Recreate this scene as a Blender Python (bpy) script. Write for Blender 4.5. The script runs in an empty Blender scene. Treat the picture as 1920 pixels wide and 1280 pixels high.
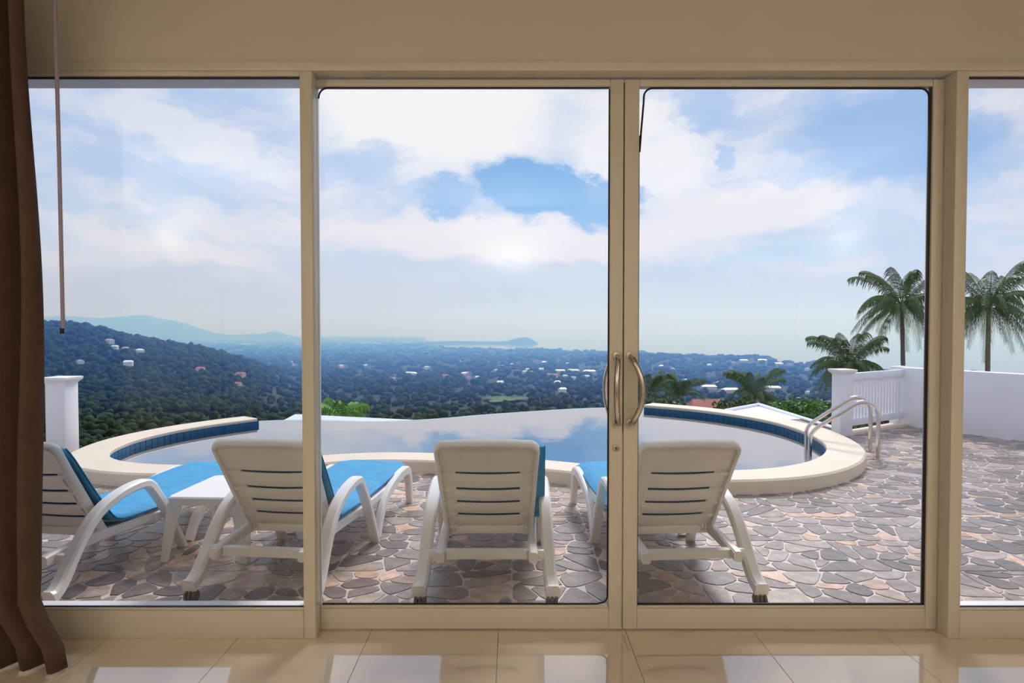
import bpy, bmesh, math, random
import numpy as np
from mathutils import Vector, Matrix
R = math.radians
random.seed(7)
scene = bpy.context.scene
col = scene.collection

# ------------------------------------------------------------------ camera
H_CAM = 1.37
cam_d = bpy.data.cameras.new('camera')
cam_d.sensor_width = 36.0
cam_d.lens = 1180.0 / 1920.0 * 36.0
cam_d.clip_end = 60000
cam = bpy.data.objects.new('camera', cam_d)
cam.location = (0, 0, H_CAM)
cam.rotation_euler = (R(90) - math.atan(28 / 1180.0), 0, 0)
col.objects.link(cam)
scene.camera = cam

# ------------------------------------------------------------------ view
scene.view_settings.view_transform = 'Standard'
scene.view_settings.look = 'None'
scene.view_settings.exposure = 0.0
scene.view_settings.gamma = 1.0
scene.view_settings.use_curve_mapping = False
scene.cycles.use_denoising = True
scene.cycles.transparent_max_bounces = 24
scene.cycles.volume_bounces = 2
scene.cycles.max_bounces = 8
scene.cycles.caustics_reflective = False
scene.cycles.caustics_refractive = False
scene.cycles.sample_clamp_indirect = 6.0


def lin(c):
    return tuple((v / 12.92 if v <= 0.04045 else ((v + 0.055) / 1.055) ** 2.4) for v in [x / 255.0 for x in c])


# ------------------------------------------------------------------ world: hazy tropical sky with broken cloud
world = bpy.data.worlds.new('sky')
scene.world = world
world.use_nodes = True
wt = world.node_tree
wt.nodes.clear()


class S:
    """small wrapper so that shader maths can be written as expressions"""
    tree = wt

    def __init__(self, s):
        self.s = s

    @staticmethod
    def op(o, *a, clamp=False):
        n = S.tree.nodes.new('ShaderNodeMath')
        n.operation = o
        n.use_clamp = clamp
        for i, v in enumerate(a):
            if isinstance(v, S):
                S.tree.links.new(v.s, n.inputs[i])
            else:
                n.inputs[i].default_value = v
        return S(n.outputs[0])

    def __add__(s, o): return S.op('ADD', s, o)
    def __radd__(s, o): return S.op('ADD', o, s)
    def __sub__(s, o): return S.op('SUBTRACT', s, o)
    def __rsub__(s, o): return S.op('SUBTRACT', o, s)
    def __mul__(s, o): return S.op('MULTIPLY', s, o)
    def __rmul__(s, o): return S.op('MULTIPLY', s, o)
    def __truediv__(s, o): return S.op('DIVIDE', s, o)


def smooth(v, a, b):
    n = S.tree.nodes.new('ShaderNodeMapRange')
    n.interpolation_type = 'SMOOTHSTEP'
    S.tree.links.new(v.s, n.inputs[0])
    n.inputs[1].default_value = a
    n.inputs[2].default_value = b
    return S(n.outputs[0])


def comb(x, y, z=0.0):
    n = S.tree.nodes.new('ShaderNodeCombineXYZ')
    for i, v in enumerate((x, y, z)):
        if isinstance(v, S):
            S.tree.links.new(v.s, n.inputs[i])
        else:
            n.inputs[i].default_value = v
    return n.outputs[0]


def noise(vec, scale, detail=6, rough=0.6, dist=0.0):
    n = S.tree.nodes.new('ShaderNodeTexNoise')
    S.tree.links.new(vec, n.inputs['Vector'])
    n.inputs['Scale'].default_value = scale
    n.inputs['Detail'].default_value = detail
    n.inputs['Roughness'].default_value = rough
    n.inputs['Distortion'].default_value = dist
    return S(n.outputs[0])


def mixc(a, b, f):
    n = S.tree.nodes.new('ShaderNodeMix')
    n.data_type = 'RGBA'
    S.tree.links.new(f.s, n.inputs[0])
    for i, v in ((6, a), (7, b)):
        if isinstance(v, tuple):
            n.inputs[i].default_value = (*v, 1)
        else:
            S.tree.links.new(v, n.inputs[i])
    return n.outputs[2]


tc = wt.nodes.new('ShaderNodeTexCoord')
sep = wt.nodes.new('ShaderNodeSeparateXYZ')
wt.links.new(tc.outputs['Generated'], sep.inputs[0])
dx, dy, dz = (S(sep.outputs[i]) for i in range(3))
AZ = S.op('ARCTAN2', dx, dy) * 57.2958
EL = S.op('ARCSINE', dz) * 57.2958
p0 = comb(AZ / 10.0, EL / 6.0)
w1 = noise(p0, 1.6, 5, 0.6)
w2 = noise(comb(AZ / 10.0 + 31.0, EL / 6.0 + 7.0), 1.6, 5, 0.6)
f1 = noise(comb(AZ / 4.0 + 3.0, EL / 3.0), 2.2, 6, 0.62)
AZw = AZ + (w1 - 0.5) * 7.0 + (f1 - 0.5) * 2.4
ELw = EL + (w2 - 0.5) * 4.0 + (f1 - 0.5) * 2.2

ramp = wt.nodes.new('ShaderNodeValToRGB')
wt.links.new(smooth(EL, 0, 1).s, ramp.inputs[0])
wt.links.new((EL / 60.0).s, ramp.inputs[0])
els = ramp.color_ramp.elements
stops = [(0.0, (202, 200, 208)), (0.05, (204, 205, 216)), (0.1, (199, 213, 234)), (0.17, (194, 212, 240)),
         (0.3, (184, 206, 240)), (0.6, (176, 200, 238)), (1.0, (168, 196, 236))]
while len(els) < len(stops):
    els.new(0.5)
for e, (p, c) in zip(els, stops):
    e.position = p
    e.color = (*lin(c), 1)
sky = ramp.outputs[0]
# long thin veils of white cloud
cl = noise(comb(AZw / 22.0, ELw / 6.5), 1.9, 7, 0.58)
hor = smooth(EL, 1.5, 6.0)
sky = mixc(sky, lin((236, 235, 243)), smooth(cl, 0.40, 0.66) * hor * 0.85)


def patch(az, el, sa, se, rot=0.0, lo=0.25, hi=0.75):
    c, s = math.cos(R(rot)), math.sin(R(rot))
    a = AZw - az
    e = ELw - el
    u = (a * c + e * s) / sa
    v = (e * c - a * s) / se
    g = S.op('EXPONENT', (u * u + v * v) * -1.0)
    return smooth(g, lo, hi)


WHITE = lin((250, 249, 250))
CREAM = lin((244, 240, 242))
BLUE = lin((132, 181, 232))
PALE = lin((176, 203, 241))
sky = mixc(sky, WHITE, patch(-7, 19, 14, 6.5) * 0.95)
sky = mixc(sky, WHITE, patch(11, 15, 7, 6) * 0.8)
sky = mixc(sky, CREAM, patch(0, 7.6, 20, 2.3, -3) * 0.9)
sky = mixc(sky, CREAM, patch(20, 9.6, 13, 2.2, 8) * 0.85)
sky = mixc(sky, CREAM, patch(-22, 8.3, 7, 1.8, -8) * 0.55)
sky = mixc(sky, lin((238, 236, 243)), patch(-29, 6.3, 11, 0.8, -13) * 0.6)
sky = mixc(sky, lin((232, 234, 244)), patch(-27, 15.0, 9, 1.6, -14) * 0.7)
sky = mixc(sky, PALE, patch(-14, 13.5, 6.0, 2.0, 8) * 0.65)
sky = mixc(sky, PALE, patch(-29, 12, 9, 1.6, -6) * 0.5)
sky = mixc(sky, BLUE, patch(1.5, 12.3, 5.2, 2.3, -8, 0.2, 0.5) * 1.0)
sky = mixc(sky, BLUE, patch(7.5, 11.0, 4.5, 1.7, -6, 0.2, 0.55) * 0.85)
sky = mixc(sky, lin((150, 190, 235)), patch(-5.6, 11.6, 2.2, 1.7, 0, 0.2, 0.6) * 0.85)
sky = mixc(sky, PALE, patch(17.3, 18, 2.6, 2.0) * 0.75)
sky = mixc(sky, PALE, patch(18.2, 14.4, 1.0, 1.3) * 0.8)
sky = mixc(sky, lin((152, 189, 236)), patch(31, 14.5, 8, 3.9, -14, 0.2, 0.7) * 0.9)
sky = mixc(sky, lin((190, 217, 246)), patch(23, 6.0, 8, 1.2, 4) * 0.7)
sky = mixc(sky, lin((206, 219, 236)), patch(-2, 4.4, 14, 1.4, 0) * 0.6)

bg = wt.nodes.new('ShaderNodeBackground')
wt.links.new(sky, bg.inputs[0])
bg.inputs[1].default_value = 1.03
wo = wt.nodes.new('ShaderNodeOutputWorld')
wt.links.new(bg.outputs[0], wo.inputs[0])

# sun behind thin cloud, ahead and a little to the right
sun_d = bpy.data.lights.new('sun', 'SUN')
sun_d.energy = 2.7
sun_d.angle = R(17)
sun_d.color = (1.0, 0.95, 0.91)
sun = bpy.data.objects.new('sun', sun_d)
sun.rotation_euler = Vector((-math.sin(R(18)) * math.cos(R(46)), -math.cos(R(18)) * math.cos(R(46)), -math.sin(R(46)))).to_track_quat('-Z', 'Y').to_euler()
sun.location = (8, 20, 25)
col.objects.link(sun)


# ------------------------------------------------------------------ helpers
def mat(name, c, rough=0.6, metal=0.0, var=0.0, vscale=8.0, bump=0.0, bscale=40.0, spec=0.5, attr=None, c2=None):
    m = bpy.data.materials.new(name)
    m.use_nodes = True
    nt = m.node_tree
    b = nt.nodes['Principled BSDF']
    b.inputs['Roughness'].default_value = rough
    b.inputs['Metallic'].default_value = metal
    b.inputs['Specular IOR Level'].default_value = spec
    base = (*lin(c), 1)
    b.inputs['Base Color'].default_value = base
    t = nt.nodes.new('ShaderNodeTexCoord')
    src = None
    if attr:
        a = nt.nodes.new('ShaderNodeAttribute')
        a.attribute_name = attr
        src = a.outputs['Color']
    if var > 0 or c2:
        n = nt.nodes.new('ShaderNodeTexNoise')
        n.inputs['Scale'].default_value = vscale
        n.inputs['Detail'].default_value = 6
        nt.links.new(t.outputs['Object'], n.inputs['Vector'])
        mx = nt.nodes.new('ShaderNodeMix')
        mx.data_type = 'RGBA'
        r = nt.nodes.new('ShaderNodeMapRange')
        r.inputs[1].default_value = 0.3
        r.inputs[2].default_value = 0.7
        nt.links.new(n.outputs[0], r.inputs[0])
        nt.links.new(r.outputs[0], mx.inputs[0])
        if c2:
            mx.inputs[6].default_value = base
            mx.inputs[7].default_value = (*lin(c2), 1)
            nt.links.new(mx.outputs[2], b.inputs['Base Color'])
        else:
            lo, hi = 1 - var, 1 + var
            mx.inputs[6].default_value = (lo, lo, lo, 1)
            mx.inputs[7].default_value = (hi, hi, hi, 1)
            mu = nt.nodes.new('ShaderNodeMix')
            mu.data_type = 'RGBA'
            mu.blend_type = 'MULTIPLY'
            mu.inputs[0].default_value = 1.0
            nt.links.new(mx.outputs[2], mu.inputs[7])
            if src:
                nt.links.new(src, mu.inputs[6])
            else:
                mu.inputs[6].default_value = base
            nt.links.new(mu.outputs[2], b.inputs['Base Color'])
    elif src:
        nt.links.new(src, b.inputs['Base Color'])
    if bump > 0:
        n2 = nt.nodes.new('ShaderNodeTexNoise')
        n2.inputs['Scale'].default_value = bscale
        n2.inputs['Detail'].default_value = 4
        nt.links.new(t.outputs['Object'], n2.inputs['Vector'])
        bp = nt.nodes.new('ShaderNodeBump')
        bp.inputs['Strength'].default_value = bump
        bp.inputs['Distance'].default_value = 0.01
        nt.links.new(n2.outputs[0], bp.inputs['Height'])
        nt.links.new(bp.outputs[0], b.inputs['Normal'])
    return m


def thin_glass(name, tint=(0.985, 0.99, 0.99), ior=1.36, rough=0.0):
    m = bpy.data.materials.new(name)
    m.use_nodes = True
    nt = m.node_tree
    nt.nodes.clear()
    o = nt.nodes.new('ShaderNodeOutputMaterial')
    mx = nt.nodes.new('ShaderNodeMixShader')
    fr = nt.nodes.new('ShaderNodeFresnel')
    fr.inputs[0].default_value = ior
    tr = nt.nodes.new('ShaderNodeBsdfTransparent')
    tr.inputs[0].default_value = (*tint, 1)
    gl = nt.nodes.new('ShaderNodeBsdfGlossy')
    gl.inputs['Roughness'].default_value = rough
    nt.links.new(fr.outputs[0], mx.inputs[0])
    nt.links.new(tr.outputs[0], mx.inputs[1])
    nt.links.new(gl.outputs[0], mx.inputs[2])
    nt.links.new(mx.outputs[0], o.inputs[0])
    return m


M = {}
M['wall'] = mat('wall_paint', (222, 215, 203), 0.7, var=0.03, vscale=2, bump=0.05, bscale=120)
M['frame'] = mat('cream_powder_coat', (226, 220, 207), 0.38, var=0.02, vscale=3)
M['gasket'] = mat('black_rubber', (34, 24, 38), 0.5)
M['seal'] = mat('pale_seal', (214, 206, 190), 0.6)
M['chrome'] = mat('brushed_steel', (205, 198, 190), 0.22, 1.0, var=0.03, vscale=30)
M['lockmetal'] = mat('lock_metal', (190, 176, 150), 0.35, 0.9)
M['dark'] = mat('dark_slot', (40, 34, 30), 0.6)
M['glass'] = thin_glass('window_glass')
M['tile'] = mat('polished_beige_tile', (244, 226, 204), 0.06, var=0.05, vscale=2.2, spec=0.75)
_b = M['tile'].node_tree.nodes['Principled BSDF']
_b.inputs['IOR'].default_value = 1.9
_b.inputs['Coat Weight'].default_value = 1.0
_b.inputs['Coat Roughness'].default_value = 0.02
_b.inputs['Coat IOR'].default_value = 1.5
M['grout'] = mat('tile_grout', (150, 130, 110), 0.7)
M['ceiling'] = mat('ceiling_paint', (238, 234, 226), 0.8, var=0.02)
M['curtain'] = mat('brown_curtain', (92, 70, 62), 0.85, var=0.12, vscale=14, bump=0.25, bscale=300)
M['plastic'] = mat('white_resin', (243, 238, 232), 0.36, var=0.02, vscale=6)
M['cushion'] = mat('blue_canvas', (64, 158, 204), 0.8, var=0.10, vscale=9, bump=0.5, bscale=22)
M['piping'] = mat('blue_piping', (30, 112, 160), 0.8)
M['rubber'] = mat('grey_wheel', (92, 88, 86), 0.55)
M['terrace_grout'] = mat('terrace_grout', (212, 196, 186), 0.5, var=0.06, vscale=3)
M['stone'] = mat('flagstone', (150, 140, 135), 0.36, var=0.30, vscale=13, bump=0.2, bscale=50, attr='Col')
M['coping'] = mat('cream_coping', (232, 214, 190), 0.6, var=0.05, vscale=2.5, bump=0.1, bscale=90)
M['pooltile'] = mat('deep_blue_tile', (0, 96, 134), 0.45, var=0.12, vscale=5, spec=0.25)
M['poolgrout'] = mat('pale_blue_grout', (120, 190, 214), 0.5)
M['basin'] = mat('basin_blue', (40, 150, 206), 0.3, var=0.06, vscale=2)
M['basintile'] = mat('basin_tile', (22, 148, 214), 0.2, var=0.10, vscale=3)
M['white_wall'] = mat('white_render', (240, 238, 240), 0.7, var=0.025, vscale=2, bump=0.08, bscale=60)
M['white_wood'] = mat('white_paint', (240, 238, 242), 0.45, var=0.02)
M['steel'] = mat('polished_steel', (214, 206, 204), 0.14, 1.0)
M['land'] = mat('green_ground', (16, 32, 20), 0.9, c2=(24, 42, 26), vscale=0.02)
M['forest'] = mat('forest_leaves', (60, 80, 50), 0.85, var=0.35, vscale=0.35, attr='Col', spec=0.2)
M['mountain'] = mat('mountain_forest', (34, 48, 38), 0.9, c2=(44, 58, 44), vscale=0.004)
M['frond'] = mat('palm_leaf', (82, 110, 60), 0.5, var=0.3, vscale=2.5, spec=0.4)
M['frond_bright'] = mat('bright_palm_leaf', (92, 142, 36), 0.5, var=0.35, vscale=5, spec=0.4)
M['trunk'] = mat('palm_trunk', (112, 96, 92), 0.85, var=0.2, vscale=3, bump=0.5, bscale=8)
M['leaf'] = mat('shrub_leaf', (84, 130, 46), 0.55, var=0.35, vscale=3)
M['house_white'] = mat('house_white', (236, 236, 236), 0.6)
M['house_cream'] = mat('house_cream', (222, 206, 190), 0.7)
M['roof_white'] = mat('roof_white', (246, 246, 248), 0.4)
M['roof_grey'] = mat('roof_grey', (168, 170, 180), 0.5)
M['roof_rust'] = mat('roof_rust', (186, 104, 84), 0.7)
M['roof_red'] = mat('roof_red', (186, 108, 94), 0.7, var=0.12, vscale=1.0)
M['roof_mauve'] = mat('roof_mauve', (140, 118, 122), 0.7, var=0.12, vscale=2.0)
M['sea'] = mat('sea_water', (96, 122, 140), 0.12, bump=0.25, bscale=0.02, spec=0.6)
M['field'] = mat('bright_field', (70, 100, 40), 0.9, var=0.35, vscale=0.03)
M['fill_shade'] = mat('fill_lamp_shade', (60, 54, 48), 0.6)  # body of the fill lamps added behind the camera

# pool water: clear, reflecting by angle
_w = thin_glass('pool_water', (0.80, 0.95, 0.99), 1.36, 0.015)
_nt = _w.node_tree
_tc = _nt.nodes.new('ShaderNodeTexCoord')
_n = _nt.nodes.new('ShaderNodeTexNoise')
_n.inputs['Scale'].default_value = 2.2
_n.inputs['Detail'].default_value = 3
_nt.links.new(_tc.outputs['Object'], _n.inputs['Vector'])
_b = _nt.nodes.new('ShaderNodeBump')
_b.inputs['Strength'].default_value = 0.05
_b.inputs['Distance'].default_value = 0.02
_nt.links.new(_n.outputs[0], _b.inputs['Height'])
for _x in _nt.nodes:
    if _x.type in ('FRESNEL', 'BSDF_GLOSSY'):
        _nt.links.new(_b.outputs[0], _x.inputs['Normal'])
_fr = [x for x in _nt.nodes if x.type == 'FRESNEL'][0]
_mx = [x for x in _nt.nodes if x.type == 'MIX_SHADER'][0]
_pw = _nt.nodes.new('ShaderNodeMath')
_pw.operation = 'POWER'
_pw.inputs[1].default_value = 0.22
_nt.links.new(_fr.outputs[0], _pw.inputs[0])
_nt.links.new(_pw.outputs[0], _mx.inputs[0])
M['water'] = _w


def link(name, me, m=None, parent=None, loc=None, rot=None):
    o = bpy.data.objects.new(name, me)
    col.objects.link(o)
    if m is not None and me is not None and not me.materials:
        me.materials.append(M[m] if isinstance(m, str) else m)
    if parent:
        o.parent = parent
    if loc:
        o.location = loc
    if rot:
        o.rotation_euler = rot
    return o


def tag(o, label=None, cat=None, group=None, kind=None):
    if label:
        o['label'] = label
    if cat:
        o['category'] = cat
    if group:
        o['group'] = group
    if kind:
        o['kind'] = kind
    return o


def empty(name, loc=(0, 0, 0), rz=0.0):
    o = bpy.data.objects.new(name, None)
    o.empty_display_size = 0.1
    col.objects.link(o)
    o.location = loc
    o.rotation_euler = (0, 0, rz)
    return o


def to_mesh(bm, name, sm=None):
    bmesh.ops.recalc_face_normals(bm, faces=bm.faces)
    me = bpy.data.meshes.new(name)
    bm.to_mesh(me)
    bm.free()
    if sm is not None:
        me.shade_smooth()
        me.set_sharp_from_angle(angle=R(sm))
    return me


def abox(bm, x0, x1, y0, y1, z0, z1, bev=0.0):
    r = bmesh.ops.create_cube(bm, size=1.0)
    vs = r['verts']
    for v in vs:
        v.co = Vector(((x0 + x1) / 2 + v.co.x * (x1 - x0), (y0 + y1) / 2 + v.co.y * (y1 - y0), (z0 + z1) / 2 + v.co.z * (z1 - z0)))
    if bev > 0:
        es = list({e for v in vs for e in v.link_edges})
        bmesh.ops.bevel(bm, geom=es, offset=bev, segments=2, affect='EDGES', profile=0.5)


def box(name, x0, x1, y0, y1, z0, z1, m, parent=None, bev=0.0):
    bm = bmesh.new()
    abox(bm, x0, x1, y0, y1, z0, z1, bev)
    return link(name, to_mesh(bm, name, 40 if bev else None), m, parent)


def loft(bm, rings, cap=True, closed_path=False):
    vv = [[bm.verts.new(p) for p in r] for r in rings]
    n = len(vv[0])
    k = len(vv)
    for i in range(k if closed_path else k - 1):
        a, b = vv[i], vv[(i + 1) % k]
        for j in range(n):
            bm.faces.new((a[j], a[(j + 1) % n], b[(j + 1) % n], b[j]))
    if cap and not closed_path:
        bm.faces.new(vv[0])
        bm.faces.new(list(reversed(vv[-1])))


def tube(bm, pts, r, n=10, closed=False):
    pts = [Vector(p) for p in pts]
    k = len(pts)
    rings = []
    prev = None
    for i in range(k):
        if closed:
            d = pts[(i + 1) % k] - pts[i - 1]
        else:
            d = pts[min(i + 1, k - 1)] - pts[max(i - 1, 0)]
        d.normalize()
        if prev is None:
            u = d.cross(Vector((0, 0, 1)))
            if u.length < 0.1:
                u = d.cross(Vector((1, 0, 0)))
        else:
            u = prev - d * prev.dot(d)
        u.normalize()
        prev = u
        w = d.cross(u)
        rr = r[i] if isinstance(r, (list, tuple)) else r
        rings.append([pts[i] + (u * math.cos(2 * math.pi * j / n) + w * math.sin(2 * math.pi * j / n)) * rr for j in range(n)])
    loft(bm, rings, True, closed)


def spline(ps, per=6, closed=False):
    """catmull-rom through points of any dimension"""
    ps = [Vector(p) for p in ps]
    n = len(ps)
    out = []
    for i in range(n if closed else n - 1):
        if closed:
            a, b, c, d = ps[i - 1], ps[i], ps[(i + 1) % n], ps[(i + 2) % n]
        else:
            a, b, c, d = ps[max(i - 1, 0)], ps[i], ps[i + 1], ps[min(i + 2, n - 1)]
        for k in range(per):
            t = k / per
            out.append(0.5 * ((2 * b) + (c - a) * t + (2 * a - 5 * b + 4 * c - d) * t * t + (3 * b - a - 3 * c + d) * t ** 3))
    if not closed:
        out.append(ps[-1])
    return out


def ribbon(bm, pts, wid, thk, x0=0.0):
    """sweep a rounded bar along a path in the yz plane; pts = (x, y, z), width runs along x"""
    k = len(pts)
    rings = []
    for i, p in enumerate(pts):
        p = Vector(p)
        d = Vector(pts[min(i + 1, k - 1)]) - Vector(pts[max(i - 1, 0)])
        d.x = 0
        d.normalize()
        nrm = Vector((0, -d.z, d.y))
        w = (wid[i] if isinstance(wid, (list, tuple)) else wid) / 2
        t = (thk[i] if isinstance(thk, (list, tuple)) else thk) / 2
        c = min(w, t) * 0.4
        prof = [(-w + c, -t), (w - c, -t), (w, -t + c), (w, t - c), (w - c, t), (-w + c, t), (-w, t - c), (-w, -t + c)]
        rings.append([p + Vector((a, 0, 0)) + nrm * b for a, b in prof])
    loft(bm, rings)


def poly_prism(bm, poly, z0, z1):
    a = [bm.verts.new((x, y, z0)) for x, y in poly]
    b = [bm.verts.new((x, y, z1)) for x, y in poly]
    n = len(poly)
    bm.faces.new(list(reversed(a)))
    bm.faces.new(b)
    for i in range(n):
        bm.faces.new((a[i], a[(i + 1) % n], b[(i + 1) % n], b[i]))


def copy_tree(o, parent=None):
    c = o.copy()
    col.objects.link(c)
    c.parent = parent
    for ch in list(o.children):
        copy_tree(ch, c)
    return c


# ------------------------------------------------------------------ the room
YD = 2.744            # inner face of the sliding doors
YF = 2.673            # inner face of the fixed frames
XR, YB = 3.4, -2.6    # room half width, back wall
ZC = 2.92             # ceiling
ZF = 0.03             # room floor


def struct(o):
    return tag(o, kind='structure')


fl = struct(box('floor', -XR, XR, YB, YD + 0.06, -0.25, ZF - 0.004, 'grout'))
TS = 0.56
bm = bmesh.new()
abox(bm, 0.001, TS - 0.001, 0.001, TS - 0.001, -0.008, 0.0, 0.0008)
tile_me = to_mesh(bm, 'tile')
bm = bmesh.new()
for i in range(-7, 7):
    for j in range(-5, 5):
        x, y = -0.62 + i * TS, 2.15 + (j - 0) * TS
        if x + TS < -XR or x > XR or y < YB or y > YD:
            continue
        if y + TS > YD or x < -XR or x + TS > XR:
            x1, y1 = min(x + TS, XR), min(y + TS, YD + 0.055)
            x0 = max(x, -XR)
            o = box('tile', x0 + 0.001, x1 - 0.001, y + 0.001, y1 - 0.001, ZF - 0.008, ZF, 'tile', fl)
        else:
            o = link('tile', tile_me, 'tile', fl, (x, y, ZF))
bm.free()
struct(box('ceiling', -XR - 0.2, XR + 0.2, YB - 0.2, YD + 0.10, ZC, ZC + 0.25, 'ceiling'))
struct(box('wall_left', -XR - 0.2, -XR, YB, YD + 0.10, -0.25, ZC, 'wall'))
struct(box('wall_right', XR, XR + 0.2, YB, YD + 0.10, -0.25, ZC, 'wall'))
struct(box('wall_back', -XR - 0.2, XR + 0.2, YB - 0.2, YB, -0.25, ZC, 'wall'))
struct(box('wall_front', -XR, XR, YF + 0.006, YD + 0.10, 2.488, ZC, 'wall'))
wf = struct(box('trim_1', -XR, XR, YF, YD + 0.055, 2.446, 2.487, 'frame', bev=0.003))   # head frame across the opening
wf['label'] = 'cream head frame running across the top of the glazing'

# fixed window to the left and to the right of the doors


def fixed_window(name, x0, x1, label):
    w = struct(empty(name, ((x0 + x1) / 2, YF, ZF)))
    ox, oz = (x0 + x1) / 2, ZF

    def b(n, a0, a1, b0, b1, c0, c1, m, bev=0.0):
        o = box(n, a0 - ox, a1 - ox, b0 - YF, b1 - YF, c0 - oz, c1 - oz, m, w, bev)
        return o
    sw = 0.052
    b('window_stile', x0, x0 + sw, YF, YD - 0.002, ZF, 2.446, 'frame', 0.004)
    b('window_stile', x1 - sw, x1, YF, YD - 0.002, ZF, 2.446, 'frame', 0.004)
    b('bottom_rail', x0 + sw, x1 - sw, YF + 0.001, YF + 0.042, ZF, 0.150, 'frame', 0.004)
    b('glazing_bead', x0 + sw, x1 - sw, YF + 0.008, YF + 0.020, 0.150, 0.160, 'frame', 0.003)
    b('outer_sill', x0 + sw, x1 - sw, YF + 0.026, YF + 0.085, 0.145, 0.158, 'white_wood', 0.002)
    b('top_rail', x0 + sw, x1 - sw, YF + 0.001, YF + 0.042, 2.424, 2.446, 'frame', 0.003)
    b('gasket', x0 + sw, x1 - sw, YF + 0.012, YF + 0.024, 2.418, 2.424, 'gasket')
    b('gasket', x0 + sw, x1 - sw, YF + 0.016, YF + 0.026, 0.158, 0.163, 'gasket')
    b('outer_lintel', x0 + sw, x1 - sw, YF + 0.042, YD + 0.09, 2.432, 2.446, 'white_wood')
    b('glass_pane', x0 + sw - 0.005, x1 - sw + 0.005, YF + 0.021, YF + 0.026, 0.145, 2.43, 'glass')
    w['label'] = label
    return w


fixed_window('window_1', -2.62, -0.843, 'tall fixed window in a cream frame beside the brown curtain')
fixed_window('window_2', 1.872, 3.36, 'tall fixed window in a cream frame with a view of the white garden wall')


def arc_corner(cx, cz, r, a0, a1, y, n=8):
    return [(cx + r * math.cos(R(a0 + (a1 - a0) * i / n)), y, cz + r * math.sin(R(a0 + (a1 - a0) * i / n))) for i in range(n + 1)]


def sliding_door(name, x0, x1, slx, srx, label):
    """x0..x1 outer edges, slx / srx inner edges of the stiles"""
    w = struct(empty(name, ((x0 + x1) / 2, YD, ZF)))
    ox, oz = (x0 + x1) / 2, ZF
    z0, z1, zb, zt = 0.036, 2.438, 0.140, 2.408

    def b(n, a0, a1, b0, b1, c0, c1, m, bev=0.0, par=None):
        return box(n, a0 - ox, a1 - ox, b0 - YD, b1 - YD, c0 - oz, c1 - oz, m, par or w, bev)
    b('door_stile', x0, slx, YD, YD + 0.042, z0, z1, 'frame', 0.004)
    b('door_stile', srx, x1, YD, YD + 0.042, z0, z1, 'frame', 0.004)
    b('bottom_rail', slx, srx, YD + 0.001, YD + 0.041, z0, zb - 0.012, 'frame', 0.003)
    b('glazing_bead', slx, srx, YD + 0.005, YD + 0.030, zb - 0.012, zb, 'frame', 0.004)
    b('top_rail', slx, srx, YD + 0.001, YD + 0.041, zt, z1, 'frame', 0.003)
    b('glass_pane', slx - 0.006, srx + 0.006, YD + 0.019, YD + 0.025, zb - 0.01, zt + 0.01, 'glass')
    return w, ox, oz, b


d1, ox1, oz1, b1 = sliding_door('door_1', -0.897, 0.4835, -0.846, 0.4255, '')
d1['label'] = 'sliding glass door with round lock, next to the tall fixed window'
d2, ox2, oz2, b2 = sliding_door('door_2', 0.4885, 1.871, 0.5515, 1.822, '')
d2['label'] = 'sliding glass door with a sideways bowed steel handle'
yg = YD + 0.016


def gasket_path(name, pts, r, parent, ox, oz):
    bm = bmesh.new()
    tube(bm, [(x - ox, y - YD, z - oz) for x, y, z in pts], r, 6)
    o = link(name, to_mesh(bm, name, 60), 'gasket', parent)
    return o


# black rubber seals; the old rubber has come loose at the upper corners
gasket_path('gasket', [(-0.842, yg, 2.36)] + arc_corner(-0.80, 2.366, 0.040, 180, 90, yg) + [(0.40, yg, 2.406), (0.42, yg, 2.406)], 0.0038, d1, ox1, oz1)
gasket_path('gasket', [(-0.84, yg, 0.143), (0.38, yg, 0.143)] + arc_corner(0.392, 0.177, 0.030, -90, 0, yg) + [(0.4225, yg, 0.30), (0.4235, yg, 2.40)], 0.0038, d1, ox1, oz1)
gasket_path('gasket', [(0.556, yg, 2.13), (0.562, yg, 2.22), (0.572, yg, 2.34)] + arc_corner(0.612, 2.366, 0.039, 180, 90, yg) + [(1.0, yg, 2.405), (1.76, yg, 2.404)] +
            arc_corner(1.775, 2.366, 0.038, 90, 0, yg) + [(1.816, yg, 2.2)], 0.0045, d2, ox2, oz2)
b2('gasket', 1.812, 1.823, YD + 0.010, YD + 0.019, 0.14, 2.41, 'gasket')
b2('gasket', 0.553, 1.822, YD + 0.010, YD + 0.018, 0.139, 0.147, 'gasket')
gasket_path('gasket', [(0.5535, yg, 0.14), (0.5535, yg, 2.2)], 0.003, d2, ox2, oz2)
b1('weather_strip', 0.4838, 0.4880, YD + 0.012, YD + 0.030, 0.04, 0.905, 'seal')
b1('weather_strip', 0.4838, 0.4880, YD + 0.016, YD + 0.030, 0.905, 2.43, 'gasket')
# strip end that has slid out on to the floor
b1('loose_strip', 0.4815, 0.4842, YD - 0.17, YD + 0.012, 0.0305, 0.0335, 'seal')


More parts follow.
